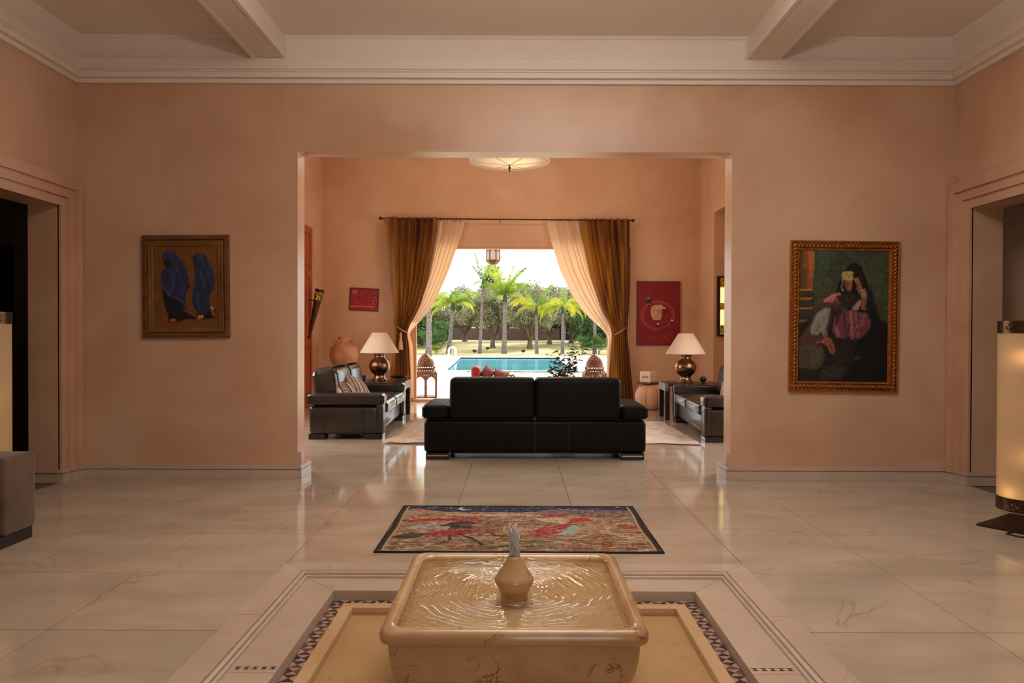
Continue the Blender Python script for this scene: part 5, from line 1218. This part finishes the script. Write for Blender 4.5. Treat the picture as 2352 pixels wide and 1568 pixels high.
for dy in (0.0, .55):
    x0, x1 = wx(1030, Yl), wx(1046, Yl)
    obj('rail', tube(NB(), [(x0, Yl + dy, DZ), (x0, Yl + dy, .38), (x0 + .07, Yl + dy, .50), ((x0 + x1) / 2 - .02, Yl + dy, .55), (x1 - .08, Yl + dy, .51), (x1, Yl + dy, .38), (x1, Yl + dy, -.9)], .045, 8), coping, t, smooth=True)
# lawn: rises into a low bank in front of the garden wall
def gz(x, y):
    s_ = min(max((y - 60) / 26, 0), 1); return -.14 + .86 * s_ * s_ * (3 - 2 * s_) + .04 * math.sin(x * .5 + y * .2) * s_
V = []; nx, ny = 100, 60
for j in range(ny):
    for i in range(nx): x = -60 + 120 * i / (nx - 1); y = 53.2 + 42 * j / (ny - 1); V.append((x, y + .5 * math.sin(x * .6) * (j == 0), gz(x, y)))
Fc = [(j * nx + i, j * nx + i + 1, (j + 1) * nx + i + 1, (j + 1) * nx + i) for j in range(ny - 1) for i in range(nx - 1)]
lw = np_obj('lawn', V, Fc, grass_m, smooth=True); lw['kind'] = 'structure'
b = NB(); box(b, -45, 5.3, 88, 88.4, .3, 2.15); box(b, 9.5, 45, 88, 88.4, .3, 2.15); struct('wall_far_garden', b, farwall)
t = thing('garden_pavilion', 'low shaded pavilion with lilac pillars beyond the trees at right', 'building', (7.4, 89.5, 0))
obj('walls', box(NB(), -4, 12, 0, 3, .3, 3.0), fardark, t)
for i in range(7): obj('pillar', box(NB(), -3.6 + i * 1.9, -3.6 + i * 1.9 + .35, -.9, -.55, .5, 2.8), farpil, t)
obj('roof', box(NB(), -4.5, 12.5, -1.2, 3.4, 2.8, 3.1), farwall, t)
# grass verge along the near side of the pool
b = NB(); V = []; Fc = []; rs = random.Random(31)
for i in range(700):
    x = rs.uniform(-1.9, 2.9); y = 29.1 + rs.uniform(-.1, .12); h_ = rs.uniform(.02, .06); k0 = len(V); V += [(x, y, DZ), (x + .03, y, DZ), (x + rs.uniform(-.03, .05), y, DZ + h_)]; Fc.append((k0, k0 + 1, k0 + 2))
gr = np_obj('grass_verge', V, Fc, leaf_b); tag(gr, 'thin grass verge along the near edge of the pool', 'grass', None, 'stuff')

# ---------------------------------------------------------------- trees
def blob_crown(blobs, n, size, seed):
    rs = np.random.RandomState(seed); V = []; Fc = []; w = np.array([b_[3] ** 2 for b_ in blobs]); w = w / w.sum()
    for i in range(n):
        bx, by, bz, br = blobs[rs.choice(len(blobs), p=w)]; d = rs.normal(size=3); d /= np.linalg.norm(d); r_ = br * (rs.uniform(.35, 1) ** .5) * (1 + .15 * rs.normal())
        c_ = np.array([bx, by, bz]) + d * r_ * np.array([1, 1, .8]); a = rs.normal(size=3); a /= np.linalg.norm(a); e = np.cross(a, rs.normal(size=3)); e /= np.linalg.norm(e)
        s_ = size * rs.uniform(.6, 1.3); k0 = len(V); V += [c_ - a * s_, c_ + e * s_ * .38, c_ + a * s_, c_ - e * s_ * .38]; Fc += [(k0, k0 + 1, k0 + 2, k0 + 3)]
    return np.array(V), Fc
def mk_crown(name, blobs, n, size, seed, m):
    V, Fc = blob_crown(blobs, n, size, seed); me = bpy.data.meshes.new(name); me.from_pydata(V.tolist(), [], Fc); me.materials.append(m); return me
ocr = [mk_crown('crown', [(0, 0, 3.3, 1.7), (-1.5, .3, 2.9, 1.3), (1.5, -.2, 3.0, 1.4), (.5, .4, 4.3, 1.2), (-.9, -.4, 4.1, 1.1), (2.3, .2, 2.3, .8), (-2.3, 0, 2.1, .8)], 9000, .12, 1, leaf_o),
       mk_crown('crown', [(0, 0, 3.5, 1.8), (-1.8, .3, 3.2, 1.2), (1.2, -.2, 3.4, 1.4), (-.3, .4, 4.6, 1.1), (1.9, 0, 2.5, 1.0), (-2.2, .2, 2.4, .9)], 9000, .12, 2, leaf_o),
       mk_crown('crown', [(0, 0, 3.1, 1.6), (-1.3, .3, 3.5, 1.2), (1.7, -.2, 3.3, 1.3), (.2, .4, 4.2, 1.3), (2.6, .2, 2.6, .8), (-2.0, 0, 2.7, 1.0)], 9000, .12, 3, leaf_o)]
otr = []
for sd_ in range(3):
    rs = random.Random(40 + sd_); b = NB(); tube(b, [(0, 0, -.1), (.03, 0, .35), (-.02, .02, .8)], [.30, .20, .17], 8)
    for k in range(6):
        a = rs.uniform(0, 2 * PI); l = rs.uniform(1.0, 1.9); p0 = Vector((0, 0, .6)); p1 = Vector((math.cos(a) * l * .45, math.sin(a) * l * .4, 1.5)); p2 = Vector((math.cos(a) * l, math.sin(a) * l * .8, 2.9)); p3 = p2 + Vector((math.cos(a + .5) * .5, 0, .9))
        tube(b, [p0, p1, p2, p3], [.12, .085, .055, .03], 6)
    me = bpy.data.meshes.new('trunk'); b.to_mesh(me); b.free(); me.materials.append(trunk_o); otr.append(me)
def olive(label, px, Y, s, v, rz):
    t = thing('olive_tree', label, 'tree', (wx(px, Y), Y, gz(wx(px, Y), Y)), rz, 'olive trees on the lawn'); t.scale = (s, s, s)
    mesh_obj('crown', ocr[v], None, t); mesh_obj('trunk', otr[v], None, t, smooth=False); return t
olive('grey-green olive tree with leaning trunk, nearest the left curtain', 968, 74, 1.15, 0, .4)
olive('grey-green olive tree behind the left palm, with splayed branches', 1068, 80, 1.1, 1, 1.9)
olive('grey-green olive tree with forked trunk, between the slender and the tall palm', 1132, 69, 1.12, 2, 2.6)
olive('grey-green olive tree with many pale stems, right of the tall middle palm', 1217, 68, 1.15, 0, 4.2)
olive('grey-green olive tree between the two yellowing palms', 1262, 76, 1.1, 1, 5.0)
olive('grey-green olive tree right of the wide yellow palm', 1312, 78, 1.15, 2, .9)
olive('grey-green olive tree nearest the right curtain', 1385, 76, 1.2, 0, 3.2)
t = thing('background_tree', 'tall dark green tree rising behind the tall middle palm', 'tree', (wx(1140, 84), 84, gz(0, 84)))
mesh_obj('crown', mk_crown('crown', [(0, 0, 5.2, 1.7), (-.5, 0, 7.0, 1.2), (1.8, 0, 5.6, 1.3), (2.8, 0, 4.7, 1.2), (-.4, 0, 8.2, .7)], 5200, .16, 9, leaf_d), None, t); obj('trunk', tube(NB(), [(0, 0, -.2), (0, 0, 5)], [.25, .12], 8), trunk_o, t)
t = thing('background_tree', 'dark round tree behind the palms at right', 'tree', (wx(1262, 86), 86, gz(0, 86)))
mesh_obj('crown', mk_crown('crown', [(0, 0, 4.4, 1.5), (-1.6, 0, 4.9, 1.4), (1.6, 0, 4.4, 1.3), (3.4, 0, 4.6, 1.2)], 5200, .16, 10, leaf_d), None, t); obj('trunk', tube(NB(), [(0, 0, -.2), (0, 0, 4)], [.25, .12], 8), trunk_o, t)
for px, nm, i in ((985, 'beyond the left end of the garden wall', 0), (1050, 'beyond the wall, behind the left palm', 1), (1110, 'beyond the wall, behind the slender palm', 2), (1185, 'beyond the wall, right of the tall middle palm', 0), (1240, 'beyond the wall, behind the ragged palm', 1), (1330, 'beyond the wall, behind the pavilion roof', 2), (1390, 'beyond the wall, behind the right curtain edge', 1)):
    Yb = 93 + 2 * (i % 2); t = thing('background_tree', 'low hazy olive-green tree ' + nm, 'tree', (wx(px, Yb), Yb, .4), i * 1.3, 'trees beyond the garden wall'); t.scale = (1.25, 1.25, .82)
    mesh_obj('crown', ocr[i], None, t); mesh_obj('trunk', otr[i], None, t)
# palms
def frond_mesh(L_, a0, droop, seed, m, ll=.55, dens=46):
    rs = random.Random(seed); V = []; Fc = []; P = []; p = Vector((0, 0, 0)); a = a0; st = L_ / 14
    for i in range(15): P.append(p.copy()); p = p + Vector((math.cos(a), 0, math.sin(a))) * st; a -= droop / 14 * (1 + i / 10)
    for i in range(14):
        k0 = len(V); w_ = .035 * (1 - i / 16); A_, B_ = P[i], P[i + 1]; V += [(A_.x, -w_, A_.z), (A_.x, w_, A_.z), (B_.x, w_, B_.z), (B_.x, -w_, B_.z)]; Fc.append((k0, k0 + 1, k0 + 2, k0 + 3))
        V += [(A_.x, 0, A_.z - w_), (A_.x, 0, A_.z + w_), (B_.x, 0, B_.z + w_), (B_.x, 0, B_.z - w_)]; Fc.append((k0 + 4, k0 + 5, k0 + 6, k0 + 7))
    for i in range(dens):
        tt = .12 + .88 * i / (dens - 1); f = tt * 14; k = min(int(f), 13); q_ = P[k].lerp(P[k + 1], f - k); tg = (P[k + 1] - P[k]).normalized()
        l = ll * (math.sin(PI * (tt * .82 + .12)) ** .6) * rs.uniform(.85, 1.1)
        for s_ in (-1, 1):
            d = (Vector((0, s_ * .65, 0)) + tg * .45 + Vector((0, 0, rs.uniform(-.95, -.3)))).normalized(); e = tg * .035
            k0 = len(V); tip = q_ + d * l + Vector((0, 0, -.12 * l)); mid = q_ + d * l * .5
            V += [tuple(q_ - e * .4), tuple(mid + e), tuple(tip), tuple(mid - e)]; Fc.append((k0, k0 + 1, k0 + 2, k0 + 3))
    me = bpy.data.meshes.new('frond'); me.from_pydata([tuple(v) for v in V], [], Fc); me.materials.append(m); return me
FR = {('g', k): frond_mesh(2.9, a, d, k + 3, leaf_p, .62) for k, (a, d) in enumerate(((1.30, .55), (1.0, 1.0), (.75, 1.25), (.30, 1.0), (1.45, .25)))}
FR.update({('y', k): frond_mesh(2.9, a, d, k + 13, leaf_y, .62) for k, (a, d) in enumerate(((1.30, .6), (.95, 1.25), (.6, 1.5), (.2, 1.3), (1.4, .3)))})
def palm(label, px, Y, pyc, tr, fr, s, lean=0, rz=0):
    x = wx(px, Y); z0 = gz(x, Y) if Y > 53 else DZ; zc = wz(pyc, Y)
    t = thing('palm_tree', label, 'tree', (x, Y, z0), 0, 'palm trees beyond the pool'); h_ = zc - z0
    pts = [(0, 0, -.05), (lean * .2, 0, h_ * .15), (lean * .5, 0, h_ * .5), (lean, 0, h_)]
    obj('trunk', tube(NB(), [Vector(pts[0]).lerp(Vector(pts[-1]), i / 14) + Vector((0, 0, 0)) for i in range(15)], [tr * (1.25 - .35 * min(i / 5, 1)) * (1 + .03 * (i % 2)) for i in range(15)], 10), trunk_g, t, smooth=True)
    obj('crown_shaft', tube(NB(), [(lean, 0, h_ - .05), (lean, 0, h_ + .35), (lean, 0, h_ + .7)], [tr * .95, tr * .8, tr * .3], 8), leaf_b, t, smooth=True)
    for kind, k, az, ss in fr:
        o = mesh_obj('frond', FR[(kind, k)], None, t, (lean, 0, h_ + .45), (0, 0, R(az) + rz)); o.scale = (s * ss,) * 3
    return t
ring = lambda kind, ks, n, off, s_=1: [(kind, ks[i % len(ks)], off + i * 360 / n, s_ * (1 - .08 * (i % 3))) for i in range(n)]
palm('palm with arching green crown and thick grey trunk, nearest the left curtain', 1030, 58, 712, .17, ring('g', (1, 2, 1, 2), 8, 10) + ring('g', (2, 1), 4, 160) + [('y', 3, 172, .95), ('y', 2, 195, .9), ('y', 2, 20, .85)] , .93, .35)
palm('slender palm with a few thin upright fronds, below the hanging lantern', 1102, 58, 660, .13, [('g', 4, 150, .85), ('g', 0, 20, .95), ('g', 4, 70, .75), ('g', 0, 205, .55), ('g', 3, 30, .35), ('g', 3, 160, .35)], .98, .22)
palm('tallest palm with full green crown, in the middle of the lawn', 1158, 58, 692, .19, ring('g', (0, 1, 0, 1), 9, 0) + ring('g', (1, 2), 5, 30, .95) + [('g', 4, 180, .95), ('g', 4, 20, .9), ('y', 2, 5, .75), ('g', 0, 190, 1.0)], 1.0, .05)
palm('palm with ragged yellow-green fronds and a short thin trunk', 1233, 58, 722, .13, ring('g', (1, 0), 4, 120) + [('y', 2, 185, .8), ('y', 1, 150, 1.0), ('y', 2, 30, .7), ('y', 1, 200, 1.05), ('y', 3, 0, .7)], .88, -.05)
palm('palm with wide drooping bright yellow fronds, behind the potted plant', 1292, 58, 718, .13, ring('y', (1, 2), 6, 0) + [('y', 3, 185, 1.0), ('y', 2, 175, 1.05), ('y', 2, 160, .95), ('y', 3, 352, .9), ('y', 2, 5, .95), ('g', 0, 80, .8), ('g', 1, 30, .8), ('y', 2, 200, .9)], .90, 0)
palm('palm with pale trunk almost hidden by the right curtain', 1366, 58, 700, .14, ring('g', (1, 2), 8, 15), .95, 0)
palm('palm left of the window with a frond tip hanging beside the left sheer curtain', 985, 50, 560, .17, ring('g', (1, 2), 9, 12), 1.05, 0)
# fan-leaved bushes
def fan_mesh(seed, n_leaf, L_, m):
    rs = random.Random(seed); V = []; Fc = []
    for i in range(n_leaf):
        a = rs.uniform(0, 2 * PI); el = rs.uniform(.25, 1.35); st = Vector((math.cos(a) * math.cos(el), math.sin(a) * math.cos(el), math.sin(el))); p = st * L_ * rs.uniform(.45, .8)
        s_ = st.cross(Vector((0, 0, 1))).normalized(); u_ = s_.cross(st)
        k0 = len(V); V += [(0, 0, 0), tuple(p + s_ * .02), tuple(p - s_ * .02)]; Fc.append((k0, k0 + 1, k0 + 2))
        for k in range(13):
            b_ = R(-75 + 150 * k / 12); d = st * math.cos(b_) + s_ * math.sin(b_) + u_ * rs.uniform(-.15, .15); l = L_ * rs.uniform(.35, .5); e = d.cross(u_).normalized() * .028
            k0 = len(V); V += [tuple(p), tuple(p + d * l * .5 + e), tuple(p + d * l), tuple(p + d * l * .5 - e)]; Fc.append((k0, k0 + 1, k0 + 2, k0 + 3))
    me = bpy.data.meshes.new('foliage'); me.from_pydata([tuple(v) for v in V], [], Fc); me.materials.append(m); return me
fm = [fan_mesh(1, 26, 1.3, leaf_b), fan_mesh(2, 22, 1.2, leaf_b), fan_mesh(3, 24, 1.2, leaf_p)]
for lab, px, Y, s_, k, tk in (('bushy fan palm low at the left side of the lawn', 982, 57, 1.25, 0, .1), ('young fan palm on a thin stem, beside the left palm trunk', 1004, 60, .95, 1, .9), ('dark fan palm bush at the right of the lawn, behind the plant', 1338, 57, 1.0, 0, .1), ('bushy fan palm beside the right window post', 1376, 57, 1.1, 1, .15), ('low lemon-green shrub at the foot of the left fan palm', 1000, 56.2, .55, 2, .05)):
    x = wx(px, Y); t = thing('fan_palm', lab, 'shrub', (x, Y, gz(x, Y)), 0, 'fan palm bushes on the lawn'); t.scale = (s_,) * 3
    mesh_obj('foliage', fm[k], None, t, (0, 0, tk)); obj('stem', tube(NB(), [(0, 0, -.05), (0, 0, tk + .1)], .06, 6), trunk_g, t)
bm_ = mk_crown('foliage', [(0, 0, .8, .9), (1.1, .2, .7, .8), (-1.1, 0, .9, .9), (0, 0, 1.5, .7)], 2200, .13, 21, leaf_b)
for lab, px, Y, s_ in (('dense bush at the left end of the garden wall', 950, 70, 1.9), ('dense round bush behind the left fan palms', 978, 78, 1.5), ('dense bush at the right end of the garden wall', 1398, 72, 1.9)):
    x = wx(px, Y); t = thing('garden_bush', lab, 'bush', (x, Y, gz(x, Y)), 0, 'bushes by the garden wall'); t.scale = (s_,) * 3; mesh_obj('foliage', bm_, None, t)
    obj('stem', tube(NB(), [(0, 0, -.1), (0, 0, .7)], .07, 6), trunk_o, t)
# spotlights on the lawn
for lab, px, py in (('small dark garden spotlight left of the forked olive trunk', 1120, 799), ('small dark garden spotlight right of the tall middle palm', 1202, 805), ('small dark garden spotlight near the slender palm', 1090, 809)):
    Y = 66 if py < 803 else 60; x = wx(px, Y); t = thing('garden_spotlight', lab, 'light', (x, Y, gz(x, Y)), 0, 'garden spotlights on the lawn')
    obj('lamp_head', rbox(-.16, .16, -.1, .1, .10, .28, .03, 2), black_m, t); obj('spike', tube(NB(), [(0, 0, -.05), (0, 0, .12)], .03, 6), black_m, t)

# ---------------------------------------------------------------- terrace seat with cushions
Yt = 17.2
x0 = wx(1084, Yt)
t = thing('lounge_seat', 'low red upholstered lounge seat on the terrace, its curved back at left', 'seat', (x0, Yt, 0))
obj('seat_base', rbox(0, 1.0, -.36, .36, .05, .26, .04, 3), red_u, t, auto=50)
b = rbox(0, .20, -.36, .36, .02, .585, .085, 6); obj('seat_back', b, red_u, t, auto=60)
for sx in (.08, .92):
    for sy in (-.28, .28): obj('leg', box(NB(), sx - .025, sx + .025, sy - .025, sy + .025, 0, .06), blackwood, t)
cp = Canvas(30, 24, (118, 60, 52)); cp.grain(.03, 12, 10)
def plain_cushion(label, loc, rot, w, h, d):
    t = thing('cushion', label, 'cushion', loc, 0, 'pink cushions on the terrace seat'); t.rotation_euler = rot
    for sg, nm in ((-1, 'cover_front'), (1, 'cover_back')):
        def f(U, V, sg=sg):
            u, v = U * 2 - 1, V * 2 - 1; e = np.clip((1 - np.abs(u) ** 2.6), 0, 1) ** .5 * np.clip((1 - np.abs(v) ** 2.6), 0, 1) ** .5
            return (w / 2 * u * (1 - .08 * (1 - v * v) * np.abs(u) ** 3), sg * (d / 2 * e + .001), -h / 2 * v * (1 - .08 * (1 - u * u) * np.abs(v) ** 3))
        cp.mesh(nm, f, cloth_m, t)
plain_cushion('dusty pink cushion leaning on the red seat back', (x0 + .36, Yt - .02, .42), (R(-70), 0, R(90)) if False else (0, R(38), 0), .30, .30, .40)
plain_cushion('flatter dusty pink cushion farther right on the red seat', (x0 + .68, Yt - .02, .375), (0, R(14), 0), .36, .24, .40)
t = thing('woven_basket', 'olive basket with wavy rope handle beside the red seat', 'basket', (wx(1169, 16.4), 16.4, 0))
obj('basket_body', lathe([(0, 0), (.14, 0), (.17, .05), (.18, .2), (.17, .34), (.16, .34), (.165, .2), (.13, .02), (0, .02)], 24), olive_rope, t, smooth=True)
obj('handle', tube(NB(), [(-.13, 0, .33), (-.08, 0, .43), (-.03, 0, .455), (.02, 0, .41), (.06, 0, .405), (.09, 0, .43), (.12, 0, .38), (.14, 0, .33)], .022, 8), olive_rope, t, smooth=True)
